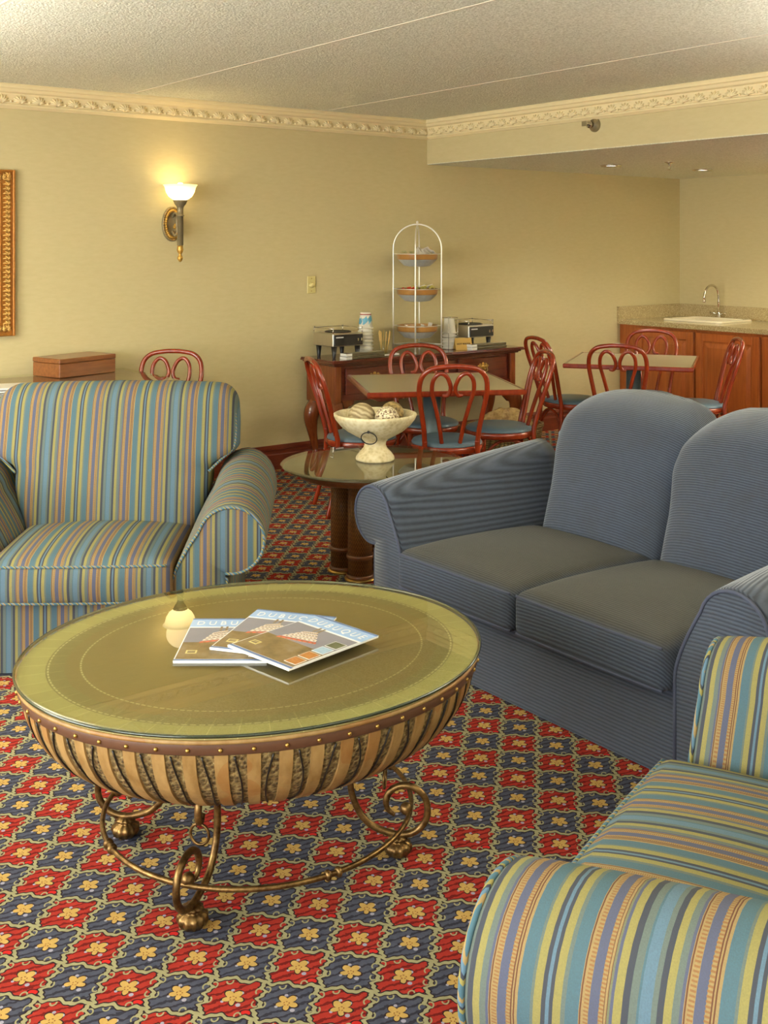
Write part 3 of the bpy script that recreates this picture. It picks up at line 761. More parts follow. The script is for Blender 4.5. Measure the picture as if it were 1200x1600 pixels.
# flat slabs lying in front of the warmers
def flat(x, y, z, l, w, h, rz, label, nm='serving_tray', grp='white-edged trays lying on the sideboard'):
    t = thing(nm, label, 'tray', (x, y, z), rz, grp)
    MB().box((0, 0, .001), (l, w, h-.001), bev=.002).build('tray', 'end_top', t)
    MB().box((-.0015, -.001, 0), (.05, w+.001, h-.002), bev=.001).build('pale_end', 'paper', t)
    MB().box((.05, .004, h-.003), (l-.004, w-.004, h)).build('inlay', 'laminate', t)
flat(4.40, 6.225, BZ+.0005, .34, .075, .020, .03, 'lower of two thin white-edged trays in front of the left warmer')
flat(4.402, 6.228, BZ+.0225, .335, .07, .020, .03, 'upper of two thin white-edged trays in front of the left warmer')
flat(5.56, 6.225, BZ+.0005, .36, .075, .020, 0, 'lower of two thin white-edged trays in front of the right warmer')
flat(5.562, 6.228, BZ+.0225, .355, .07, .020, 0, 'upper of two thin white-edged trays in front of the right warmer')

# paper cups
def cupmb(r0=.039, r1=.052, h=.115):
    return MB().lathe([(r1+.004, 0), (r1+.006, .003), (r1+.004, .007), (r1-.003, .009), (r0, h-.002), (r0-.004, h), (0, h-.002)], 28)
def cup_stack(x, y, n, pitch, label_fn, grp, printed):
    first = None
    for i in range(n):
        z = BZ + .001 + i*pitch
        top = printed and i == n-1
        if top:
            t = thing('paper_cup', label_fn(i), 'paper cup', (x, y, z), 0, grp)
            cupmb().build('cup', 'cup', t)
            g = MB()
            rad = lambda zz: .052 + (.039-.052)*(zz-.006)/.107 + .0009
            for k in range(7):
                a0 = 2*PI*k/7
                g.grid(6, 4, lambda u, v: (rad(.04+.042*v+.012*sin(3*u+k))*cos(a0+.72*u+.1*sin(5*v)), rad(.04+.042*v+.012*sin(3*u+k))*sin(a0+.72*u+.1*sin(5*v)), .04+.042*v+.012*sin(3*u+k)))
            g.build('blue_print', 'cup_blue', t)
            MB().lathe([(rad(.096), .096), (rad(.103), .103)], 28).build('red_band', 'cup_red', t)
        elif first is None:
            first = thing('paper_cup', label_fn(i), 'paper cup', (x, y, z), 0, grp); cupmb().build('cup', 'cup', first)
        else: dup(first, (x, y, z), 0, label_fn(i))
CX1, CY1 = 4.692, 6.40
ordn = ['bottom', 'second from the bottom', 'third from the bottom', 'fourth from the bottom', 'fifth from the bottom', 'sixth from the bottom', 'seventh from the bottom', 'eighth from the bottom']
cup_stack(CX1, CY1, 9, .0245, lambda i: 'blue-printed upturned paper cup on top of the tall stack beside the left warmer' if i == 8 else 'white upturned paper cup, %s, in the tall stack by the left warmer' % ordn[i], 'paper cups in the tall left stack', True)
CX2, CY2 = 5.50, 6.42
cup_stack(CX2, CY2, 6, .024, lambda i: 'white upturned paper cup, %s, in the wire rack by the right warmer' % (['bottom', 'second from the bottom', 'third from the bottom', 'fourth from the bottom', 'fifth from the bottom', 'topmost'][i]), 'paper cups in the right wire rack', False)
t = thing('wire_cup_rack', 'thin wire rack holding white paper cups right of the tiered stand', 'rack', (CX2, CY2, BZ))
w = MB()
for z in (.004, .09, .24): w.tube([(cos(2*PI*k/28)*.064, sin(2*PI*k/28)*.064, z) for k in range(28)], .0022, 6, True)
for k in range(4):
    a0 = PI/4 + PI/2*k; w.tube([(cos(a0)*.064, sin(a0)*.064, 0), (cos(a0)*.064, sin(a0)*.064, .245)], .0022, 6)
w.build('wire_frame', 'chrome', t)
# stirrers in a tumbler standing on a small clear tray
t = thing('acrylic_tray', 'small clear acrylic tray under the tumbler of stirrers', 'tray', (4.795, 6.30, BZ))
MB().box((-.055, -.05, .001), (.085, .05, .005), bev=.001).build('base', 'clear', t)
MB().box((-.055, -.052, .0055), (.085, -.047, .016)).box((.081, -.047, .0055), (.086, .05, .016)).build('lip', 'paper', t)
GX, GY = 4.79, 6.31
t = thing('glass_tumbler', 'clear glass tumbler holding wooden stirrers beside the cup stack', 'glass', (GX, GY, BZ+.0055))
MB().lathe([(.027, 0), (.029, .002), (.036, .10), (.0335, .10), (.027, .008), (0, .008)], 28).build('glass', 'clear', t)
for i in range(9):
    a0 = 2*PI*i/9 + .2
    bx, by = cos(a0)*.018, sin(a0)*.018; tx, ty = cos(a0)*(.03+.012*(i % 3)), sin(a0)*(.03+.01*((i+1) % 3))
    o = MB().tube([(bx, by, .012), (tx*.75, ty*.75, .09), (tx, ty, .165+.01*(i % 2))], .0032, 6).build('wooden_stirrer', 'stick', loc=(GX, GY, BZ+.0055))
    tag(o, 'pale wooden stirrer standing in the clear tumbler', 'stirrer', 'wooden stirrers in the tumbler')
# tent card
t = thing('tent_card', 'tan tent card reading HOT WATER before the right warmer', 'sign', (5.535, 6.285, BZ), -.32)
cw, chh = .135, .088
c = MB().extrude([(-.0, 0), (.028, chh), (.030, chh), (.060, 0), (.058, 0), (.029, chh-.004), (.002, 0)], -cw/2, cw/2, lambda u, v, d: (d, u, v+.0005)).build('card', 'tag', t)
ang = math.atan2(.028, chh)
text_mesh('HOT WATER', .0195, 'lettering', 'ink', c, Matrix.Translation((0, .0128, chh*.5)) @ Matrix.Rotation(PI/2-ang, 4, 'X'), .0006, True)
# three-tier stand
TX, TY = 5.17, 6.40
cam_a = math.radians(37.2)
t = thing('tiered_stand', 'tall silver wire stand with domed top carrying three bowls', 'stand', (TX, TY, BZ), -cam_a - .11)
hw, zt = .180, .945
zs = zt - hw
for k in range(2):
    w = MB(); ca, sa = (1, 0) if k == 0 else (0, 1)
    pts = [(-hw, 0)] + [(-hw, z) for z in (.25, .5, zs)] + [(-hw*cos(PI*i/20), zs + hw*sin(PI*i/20)) for i in range(1, 20)] + [(hw, z) for z in (zs, .5, .25, 0)]
    w.tube([(u*ca, u*sa, z+.004 + (0 if k == 0 else (-.012 if z > zt-.02 else 0))) for u, z in pts], .0058, 10)
    for s in (-1, 1): w.sphere((s*hw*ca, s*hw*sa, .006), .008, 10)
    w.build('hoop', 'rod', t)
MB().lathe([(.008, zt-.004), (.007, zt+.01), (.010, zt+.018), (.007, zt+.026), (.0, zt+.030)], 14).build('finial', 'rod', t)
w = MB()
for s in (0, 1, 2, 3):
    a0 = PI/2*s; a1 = a0+PI/2; w.tube([(cos(a0)*hw, sin(a0)*hw, .055), (cos(a1)*hw, sin(a1)*hw, .055)], .0048, 8)
w.build('lower_rail', 'rod', t)
RZ = (.195, .468, .728)
for z in RZ:
    w = MB().tube([(cos(2*PI*k/40)*.157, sin(2*PI*k/40)*.157, z) for k in range(40)], .003, 6, True)
    for s in range(4): a0 = PI/2*s; w.tube([(cos(a0)*.157, sin(a0)*.157, z), (cos(a0)*hw, sin(a0)*hw, z)], .003, 6)
    w.build('ring', 'rod', t)
names = ['bottom', 'middle', 'top']
for i, z in enumerate(RZ):
    b = thing('tier_bowl', ['amber-banded bowl, lowest on the tiered stand', 'amber-banded bowl holding red and yellow packets, middle of the tiered stand', 'amber-banded bowl holding white packets, top of the tiered stand'][i], 'bowl', (TX, TY, BZ+z), 0, 'bowls on the tiered stand')
    MB().lathe([(.149, .004), (.153, .004), (.152, -.004), (.150, -.036), (.147, -.042), (.143, -.04), (.146, -.03), (.147, 0)], 40).build('band', 'bowl_band', b)
    MB().lathe([(.146, -.042), (.14, -.05), (.098, -.088), (.06, -.094), (0, -.094)], 14, smooth=False).build('base', 'bowl_base', b)
    MB().lathe([(.144, -.032), (.09, -.062), (0, -.066)], 30).build('liner', 'bowl_base', b)
rnd = random.Random(3)
def packet(x, y, z, rx, ry, rz, mat, name, label, grp, sz=(.06, .04, .006)):
    M = Matrix.Rotation(rz, 4, 'Z') @ Matrix.Rotation(rx, 4, 'X') @ Matrix.Rotation(ry, 4, 'Y')
    o = MB().box((-sz[0]/2, -sz[1]/2, -sz[2]/2), (sz[0]/2, sz[1]/2, sz[2]/2), M=M, bev=.002).build(name, mat, loc=(x, y, z))
    tag(o, label, 'packet', grp)
Rv = (cos(-cam_a), sin(-cam_a))
z1 = BZ+RZ[1]
for i in range(4): 
    s = -.10+.022*i; packet(TX+Rv[0]*s+.01*(i % 2), TY+Rv[1]*s-.02*(i % 3), z1-.002+.004*(i % 2), .9, .3*i, rnd.uniform(0, 3), 'packet_red', 'condiment_packet', 'red condiment packet at the left of the middle bowl', 'red packets in the middle bowl', (.04, .03, .008))
for i in range(8):
    s = -.035+.02*i; packet(TX+Rv[0]*s, TY+Rv[1]*s+.03*((i % 3)-1), z1+.002+.006*(i % 2), .7+.2*(i % 3), .3, rnd.uniform(0, 3), 'packet_yellow', 'sweetener_packet', 'yellow sweetener packet in the middle bowl of the tiered stand', 'yellow packets in the middle bowl', (.05, .04, .007))
for i in range(3): packet(TX+Rv[0]*(.0+.045*i), TY+Rv[1]*(.045*i), z1+.012+.004*i, .5, .4, .6+i, 'packet_white', 'sugar_packet', 'white sugar packet among yellow ones in the middle bowl', 'white packets in the middle bowl', (.05, .035, .006))
z2 = BZ+RZ[2]
for i in range(7):
    s = .01+.016*i; packet(TX+Rv[0]*s, TY+Rv[1]*s+.02*((i % 3)-1), z2+.012+.008*(i % 3), .75+.15*(i % 2), .25*(i % 3)-.2, -.6+.35*i, 'packet_white', 'tea_packet', 'white packet leaning in the top bowl of the tiered stand', 'white packets in the top bowl', (.07, .05, .006))
for i in range(6):
    s = -.11+.018*i; packet(TX+Rv[0]*s, TY+Rv[1]*s+.015*((i % 3)-1), z2+.004, .9, .25*(i % 3)-.2, .4*i, 'clear', 'creamer_packet', 'clear packet at the left of the top bowl', 'clear packets in the top bowl', (.045, .04, .012))
packet(TX+.03, TY-.03, BZ+RZ[0]-.012, .2, 1.0, .2, 'packet_white', 'sugar_packet', 'single white packet lying in the lowest bowl', None, (.05, .035, .006))
packet(TX+.075, TY-.055, BZ+RZ[0]-.004, .2, 1.1, .9, 'packet_white', 'napkin_packet', 'white packet against the right side of the lowest bowl', None, (.06, .03, .006))

# ------------------------------------------------------------------ dining tables
def dining_table(cx, cy, L, W, rot, label):
    t = thing('dining_table', label, 'table', (cx, cy, 0), rot, 'square dining tables')
    MB().box((-L/2, -W/2, .716), (L/2, W/2, .738), bev=.004).build('tabletop', 'laminate', t)
    e = MB()
    pr = [(0, .708), (.012, .708), (.017, .716), (.017, .734), (.012, .7395), (0, .7395)]
    for a, b, n in (((-L/2, -W/2), (L/2, -W/2), (0, -1)), ((L/2, -W/2), (L/2, W/2), (1, 0)), ((L/2, W/2), (-L/2, W/2), (0, 1)), ((-L/2, W/2), (-L/2, -W/2), (-1, 0))):
        tx, ty = (b[0]-a[0]), (b[1]-a[1]); l = math.hypot(tx, ty); tx /= l; ty /= l
        e.extrude(pr, -.012, l+.012, lambda u, v, d: (a[0]+tx*d+n[0]*u, a[1]+ty*d+n[1]*u, v))
    e.build('wood_edge', 'chairwood', t)
    MB().box((-.2, -.03, .695), (.2, .03, .715)).box((-.03, -.2, .695), (.03, .2, .715)).build('spider', 'dark', t)
    MB().lathe([(.053, .05), (.053, .695), (0, .695)], 28).build('post', 'post', t)
    b = MB().lathe([(.07, .02), (.06, .045), (.052, .06), (0, .06)], 24)
    for k in range(4):
        a0 = PI/2*k + PI/4; b.tube([(0, 0, .035), (cos(a0)*.2, sin(a0)*.2, .026), (cos(a0)*.34, sin(a0)*.34, .014)], [.026, .02, .012], 10)
    b.build('base', 'dark', t)
T1 = (4.337, 5.226); R1 = math.radians(-27.9); T2 = (6.355, 5.344); R2 = math.radians(-55.7)
dining_table(*T1, .905, .87, R1, 'square olive-topped dining table in front of the sideboard')
dining_table(*T2, .86, .86, R2, 'square olive-topped dining table in front of the sink cabinets')

# ------------------------------------------------------------------ bentwood chairs (local: faces -Y, origin under the seat centre)
def make_chair(label):
    t = thing('bentwood_chair', label, 'chair', (0, 0, 0), 0, 'red bentwood chairs with slate blue seats')
    sr = .205
    MB().lathe([(.0, .462), (.10, .462), (.17, .458), (sr-.006, .448), (sr+.002, .436), (sr, .428), (0, .428)][::-1], 40).build('seat_cushion', 'blueseat', t)
    MB().lathe([(sr-.03, .392), (sr+.004, .392), (sr+.010, .398), (sr+.010, .424), (sr+.004, .43), (sr-.03, .43), (sr-.03, .392)], 40).build('seat_frame', 'chairwood', t)
    # back: a hoop that is one with the rear legs, local y backwards
    def by(z): # rake of the back
        k = (z-.43)/.47
        return .178 + .105*k + .03*k*k
    hoop = [(-.150, .44), (-.158, .54), (-.178, .66), (-.192, .76), (-.180, .84), (-.135, .886), (-.06, .902), (0, .905)]
    hoop = hoop + [(-x, z) for x, z in hoop[-2::-1]]
    P = cr([(x, by(z), z) for x, z in hoop], 6)
    MB().tube(P, .0148, 12).build('back_hoop', 'chairwood', t)
    for s in (-1, 1):
        sc_ = [(.052, .45), (.07, .56), (.098, .68), (.118, .76), (.112, .825), (.078, .862), (.04, .846), (.017, .80), (.014, .765), (.03, .735), (.058, .735)]
        P = cr([(s*x, by(z) - .012, z) for x, z in sc_], 6)
        MB().tube(P, [.0125]*(len(P)-6)+[.012, .0115, .0105, .0095, .008, .0065], 10).build('scroll_slat', 'chairwood', t)
    for s in (-1, 1):
        MB().tube(cr([(s*.150, by(.47), .47), (s*.153, .180, .40), (s*.165, .20, .2), (s*.185, .25, .0)], 6), [.0155]*7+[.015]*6+[.014]*5+[.013], 10).build('leg', 'chairwood', t)
        MB().tube(cr([(s*.128, -.128, .425), (s*.135, -.138, .3), (s*.148, -.152, .0)], 6), [.018]*7+[.015]*5+[.0125], 10).build('leg', 'chairwood', t)
    # arched bent braces under the seat
    for a, b in (((-.135, -.138), (.135, -.138)), ((-.155, .183), (-.135, -.138)), ((.155, .183), (.135, -.138)), ((-.155, .183), (.155, .183))):
        pts = [(a[0]+(b[0]-a[0])*u, a[1]+(b[1]-a[1])*u, .26 + .118*(1-abs(2*u-1)**2.6)) for u in [i/10 for i in range(11)]]
        MB().tube(cr(pts, 3), .0095, 8).build('brace', 'chairwood', t)
    return t
def face(dx, dy): return math.atan2(dx, -dy)   # rotation that turns local -Y to (dx, dy)
u1 = (cos(R1), sin(R1)); v1 = (-sin(R1), cos(R1)); u2 = (cos(R2), sin(R2)); v2 = (-sin(R2), cos(R2))
CR = .31                                       # crest lies this far behind the seat centre
def unit(x, y): l = math.hypot(x, y); return (x/l, y/l)
CH = [  # crest (x, y), facing, label
    ((3.60, 5.46), unit(.93, -.367), 'red bentwood chair left of the nearer dining table, beside the sideboard'),
    ((4.02, 4.65), unit(v1[0]+.10, v1[1]), 'red bentwood chair nearest the stone bowl, its back to the viewer'),
    ((4.66, 5.77), (-v1[0], -v1[1]), 'red bentwood chair between the nearer dining table and the sideboard'),
    ((5.03, 4.93), (-u1[0], -u1[1]), 'red bentwood chair at the right side of the nearer dining table'),
    ((5.72, 4.95), unit(.81, .59), 'red bentwood chair right behind the blue loveseat, its back to the viewer'),
    ((5.73, 5.73), unit(.956, -.29), 'red bentwood chair left of the far dining table, near the back wall'),
    ((6.93, 5.64), unit(-.86, -.51), 'red bentwood chair between the far dining table and the sink cabinets'),
    ((6.80, 4.76), unit(-.743, .669), 'rightmost red bentwood chair, seen from the side before the cabinet doors'),
    ((3.17, 6.40), unit(-.62, -.79), 'red bentwood chair by the glass-topped table in the left corner')]
ch0 = None
for (c, f, lab) in CH:
    loc = (c[0]+f[0]*CR, c[1]+f[1]*CR, 0); rz = face(*f)
    if ch0 is None: ch0 = make_chair(lab); ch0.location = loc; ch0.rotation_euler = (0, 0, rz)
    else: dup(ch0, loc, rz, lab)

# ------------------------------------------------------------------ wicker basket behind the chairs
t = thing('wicker_basket', 'low oval wicker basket on the carpet behind the nearer dining table', 'basket', (5.42, 5.72, 0), -.45)
MB().lathe([(.0, .002), (.20, .002), (.215, .02), (.235, .18), (.245, .29), (.252, .30), (.245, .31), (.235, .3), (.225, .18), (.2, .03), (0, .03)], 44, sx=1.12, sy=.72).build('body', 'wicker', t)
w = MB()
for k in range(2): w.tube([(cos(2*PI*i/48)*.245*1.12, sin(2*PI*i/48)*.245*.72, .296+.014*k+.004*sin(i*PI/1.5+PI*k)) for i in range(48)], .010, 8, True)
w.build('braided_rim', 'wicker', t)
w = MB(); rn = random.Random(5)
def lump(u, v):
    a0 = 2*PI*u; r = min(v*1.02, 1)
    z = .27 + .15*(1-r**2.2) + .03*sin(3*a0+1.3*v*5)*r*(1-r*.6) + .018*sin(7*a0+4*v)*r
    return (cos(a0)*.222*1.12*r, sin(a0)*.222*.72*r, z)
w.grid(40, 14, lump)
o = w.build('plastic_bag', 'film', loc=(5.42, 5.72, .0), rotz=-.45); tag(o, 'crumpled tan plastic bag filling the wicker basket', 'bag')

# ------------------------------------------------------------------ glass-topped table in the left corner
t = thing('side_desk', 'glass-topped wooden table against the back wall behind the striped armchair', 'table', (1.35, 5.72, 0))
L, W = 2.93-1.35, 6.62-5.72
MB().box((0, 0, .745), (L, W, .785), bev=.006).build('tabletop', 'boxwood', t)
MB().box((.04, .04, .66), (L-.04, W-.04, .745)).build('apron', 'boxwood', t)
for x in (.07, L-.07):
    for y in (.07, W-.07): MB().lathe([(.02, 0), (.024, .02), (.036, .6), (.036, .66), (0, .66)], 16, (x, y, 0)).build('leg', 'boxwood', t)
MB().box((.004, .004, .7855), (L-.0, W-.0, .7975), bev=.002).build('glass_top', 'glass', t)
zd = .7985
t = thing('wooden_box', 'lidded brown wooden box on the glass-topped table', 'box', (2.40, 6.29, zd), .30)
MB().box((-.01, 0, 0), (.41, .25, .082), bev=.003).build('body', 'boxwood', t)
MB().box((-.012, -.002, .084), (.412, .252, .112), bev=.004).build('lid', 'boxwood', t)
t = thing('magazine', 'magazine lying on the glass-topped table beside the wooden box', 'magazine', (2.0, 5.95, zd), -.2, 'magazines on the glass-topped table')
MB().box((-.14, -.11, 0), (.14, .11, .008), bev=.002).build('pages', 'paper', t); MB().box((-.14, -.11, .0082), (.14, .11, .0092)).build('cover', 'photo_sky', t)
t = thing('magazine', 'upper magazine, shifted over the other on the glass-topped table', 'magazine', (2.03, 5.97, zd+.0105), -.32, 'magazines on the glass-topped table')
MB().box((-.14, -.11, 0), (.14, .11, .008), bev=.002).build('pages', 'paper', t); MB().box((-.14, -.11, .0082), (.14, .11, .0092)).build('cover', 'ink_white', t)

# ------------------------------------------------------------------ end table with the stone bowl
EX, EY, EZ = 3.14, 4.225, .55
t = thing('end_table', 'round glass-topped end table on woven rattan columns beside the loveseat', 'table', (EX, EY, 0))
MB().lathe([(.43, 0), (.437, .002), (.44, .005), (.437, .008), (.43, .010), (0, .010)], 96, (0, 0, EZ-.010), sx=1.02, sy=.95, smooth=False).build('glass_top', 'glass', t)
MB().lathe([(0, EZ-.018), (.425, EZ-.018), (.425, EZ-.0108), (0, EZ-.0108)], 60, sx=1.02, sy=.95).build('dark_underlay', 'end_top', t)
MB().lathe([(0, EZ-.062), (.34, EZ-.062), (.352, EZ-.056), (.356, EZ-.044), (.372, EZ-.036), (.38, EZ-.026), (.372, EZ-.0185), (0, EZ-.0185)], 60, sx=1.02, sy=.95).build('rim', 'rattan_rim', t)
for i, (x, y) in enumerate(((-.06, .165), (-.075, .0), (.085, .075))):
    c = MB().lathe([(.058, .0), (.058, EZ-.062)], 32, (0, 0, 0)).build('rattan_column', 'rattan', t); c.location = (x, y, 0)
    for z in (.005, .10, EZ-.10): MB().lathe([(.058, z), (.064, z+.004), (.066, z+.012), (.064, z+.02), (.058, z+.024)], 32).build('binding', 'rattan_rim', c)
    MB().lathe([(.0, 0), (.074, 0), (.076, .006), (.070, .012), (0, .012)], 32).build('foot_plate', 'brass', c)
bx, by_ = 2.995, 4.245
r_ = atr = None
t = thing('stone_bowl', 'weathered stone pedestal bowl holding three balls on the end table', 'bowl', (3.165, 4.24, EZ+.0005))
q = 1.0
prof = [(0, 0), (.078, 0), (.081, .006), (.079, .016), (.066, .034), (.05, .052), (.044, .066), (.046, .082), (.056, .094), (.082, .108), (.115, .128), (.145, .155), (.165, .182), (.171, .196), (.172, .205), (.166, .208), (.158, .204), (.148, .186), (.12, .152), (.08, .13), (0, .125)]
MB().lathe([(r*1.16, z*1.08) for r, z in prof], 48).build('bowl', 'stone', t)
for i, a0 in enumerate((-PI/2-.83, PI/2-.83)):
    n_ = Vector((cos(a0), sin(a0), 0)); tg = Vector((-sin(a0), cos(a0), 0)); c = n_*.153 + Vector((0, 0, .128)); sl = (n_*.55 + Vector((0, 0, .83))).normalized()
    w = MB().tube([c + tg*(.037*cos(2*PI*k/28)) + sl*(.037*sin(2*PI*k/28)) for k in range(28)], .0026, 8, True)
    w.sphere(tuple(c + sl*.038 - n_*.004), .007, 8); w.build('ring_handle', 'dark', t)
def ball(x, y, z, r, mat, label): tag(MB().sphere((0, 0, 0), r, 28).build('decorative_ball', mat, loc=(x, y, z)), label, 'ball', 'stone balls in the pedestal bowl')
fr_ = (sin(cam_a), cos(cam_a)); rt_ = (cos(cam_a), -sin(cam_a))
def bl(rr, ff): return (3.165+rt_[0]*rr+fr_[0]*ff, 4.24+rt_[1]*rr+fr_[1]*ff)
x, y = bl(-.064, -.01); ball(x, y, EZ+.208, .066, 'ball_vein', 'grey-brown veined stone ball in the bowl, leftmost of three')
x, y = bl(.056, -.045); ball(x, y, EZ+.205, .058, 'ball_speck', 'pale speckled ball at the front of the stone bowl')
x, y = bl(.082, .066); ball(x, y, EZ+.214, .056, 'ball_brown', 'mottled brown ball at the back right of the stone bowl')
# ------------------------------------------------------------------ oval coffee table
CTX, CTY = 1.478, 2.50
t = thing('coffee_table', 'oval drum-shaped coffee table with glass top and bronze scroll legs', 'coffee table', (CTX, CTY, 0), math.radians(-11.5))
A, B = .604, .529
MB().lathe([(.988, 0), (.997, .002), (1, .005), (.997, .008), (.990, .010), (0, .010)], 120, (0, 0, .530), A, B, smooth=False).build('glass_top', 'glass', t)
MB().lathe([(0, .518), (.985, .518), (.985, .5295), (0, .5295)], 120, sx=A, sy=B, smooth=False).build('veneer_top', 'veneer', t)
MB().lathe([(.97, .516), (.992, .516), (.994, .520), (.992, .5245), (.984, .5255), (.984, .519), (.97, .518)], 120, sx=A, sy=B).build('pale_edge', 'bamboo', t)
MB().lathe([(.992, .5305), (1.0005, .532), (1.003, .535), (1.0005, .538), (.994, .5385)], 120, sx=A, sy=B).build('glass_edge', 'edge_glass', t)
bd = MB().lathe([(.962, .490), (.978, .490), (.984, .493), (.987, .513), (.985, .5162), (.962, .5162)], 120, sx=A, sy=B).build('leather_band', 'leather', t)
first = None
for k in range(52):
    w = 2*PI*(k+.5)/52
    if first is None: first = MB().sphere((0, 0, 0), .0052, 10).build('rivet', 'brass', bd); o = first
    else: o = first.copy(); COL.objects.link(o); o.parent = bd
    o.location = (cos(w)*A*.9865, sin(w)*B*.9865, .503)
pr = [(.966, .491), (.956, .46), (.928, .42), (.88, .38), (.81, .345), (.71, .316), (.56, .296), (.32, .284), (0, .282)]
P = [(v.x, v.z) for v in cr([(r, 0, z) for r, z in pr], 4)]
MB().lathe([(max(r, 1e-5), z) for r, z in P], 104, (0, 0, 0), A, B).build('bark_bowl', 'bark', t)
st = MB()
top = [q for q in P if q[0] > .30]
for k in range(52):
    w0 = 2*PI*(k+.5)/52; hw = .44*PI/52
    n = len(top); vs = []
    for (r, z) in top:
        for (dw, o) in ((-hw, -.004), (-hw*.96, .0045), (hw*.96, .0045), (hw, -.004)):
            w = w0+dw; nz = -.5 if z < .4 else -.15
            q = r + o/.57; vs.append((cos(w)*A*q, sin(w)*B*q, z + (o*nz*1.2)))
    fs = []
    for i in range(n-1):
        for j in range(3): fs.append((i*4+j, i*4+j+1, (i+1)*4+j+1, (i+1)*4+j))
    st.add(vs, fs, 0, False)
st.build('bamboo_strips', 'bamboo', t)
tw = MB(); rn = random.Random(2)
for k in range(52):
    w0 = 2*PI*k/52; s = (-1) ** k*rn.choice((1, 1, -1)); pts = []
    for i in range(7):
        u = i/6; idx = min(int((.05+.75*u)*len(top)), len(top)-1); r, z = top[idx]
        w = w0 + s*(.026*sin(PI*u*1.1)-.012); pts.append((cos(w)*A*(r+.006), sin(w)*B*(r+.006), z-.001))
    tw.tube(cr(pts, 3), .0022, 5)
tw.build('vine_twigs', 'dark', t)
# scroll legs
FXL, FYL = .283, .232
S_ = [(-.05, .240), (-.04, .226), (-.026, .236), (-.03, .270), (-.06, .294), (-.098, .286), (-.121, .248), (-.125, .195), (-.12, .15), (-.101, .106), (-.073, .076), (-.038, .061), (.003, .054), (.043, .063), (.071, .092), (.077, .128), (.066, .160), (.038, .179), (.006, .180), (-.02, .164), (-.031, .138), (-.025, .116), (-.008, .104)]
RA, RB = .402, .392
LO = (.014, .013); la = math.radians(6.5)       # the wrought base sits turned a little under the top
def LR(x, y): return (LO[0] + cos(la)*x - sin(la)*y, LO[1] + sin(la)*x + cos(la)*y)
for sx, sy in ((-1, -1), (1, -1), (1, 1), (-1, 1)):
    fx, fy = LR(sx*FXL, sy*FYL); l = math.hypot(fx, fy); nx, ny = (fx-LO[0])/.366, (fy-LO[1])/.366
    fn = lambda rho, z: (fx+nx*rho, fy+ny*rho, z)
    pts = cr([fn(r, z) for r, z in S_], 5); N = len(pts)
    R = [.0088*(min(1, .62+.06*i) if i < 8 else (min(1, .55+.04*(N-1-i)) if i > N-12 else 1)) for i in range(N)]
    lg = MB().tube(pts, R, 12).build('leg', 'bronze', t)
    MB().lathe([(0, 0), (.018, 0), (.03, .008), (.036, .02), (.034, .032), (.022, .038), (.018, .041), (.024, .044), (.024, .049), (.015, .053), (0, .054)], 44, (fx, fy, 0), flute=.07, nf=11).build('foot', 'bronze', lg)
    MB().sphere(fn(.022, .122), .0165, 16).build('ball', 'bronze', lg)
    tx, ty = -ny, nx
    c = fn(-.034, .198)
    MB().tube([(c[0]+tx*.024*cos(2*PI*k/30), c[1]+ty*.024*cos(2*PI*k/30), c[2]+.024*sin(2*PI*k/30)) for k in range(30)], .0036, 8, True).build('hanging_ring', 'bronze', lg)
rg = MB().tube([(*LR(cos(2*PI*k/96)*RA, sin(2*PI*k/96)*RB), .115) for k in range(96)], .0066, 10, True).build('stretcher_ring', 'bronze', t)
for k in range(4):
    for dw in (-.035, .035):
        w = PI/2*k + dw; p = Vector((*LR(cos(w)*RA, sin(w)*RB), .115)); d = Vector((-sin(w+la)*RA, cos(w+la)*RB, 0)).normalized()
        MB().tube([p - d*.007, p - d*.003, p + d*.003, p + d*.007], [.0075, .0125, .0125, .0075], 14).build('collar', 'bronze', rg)

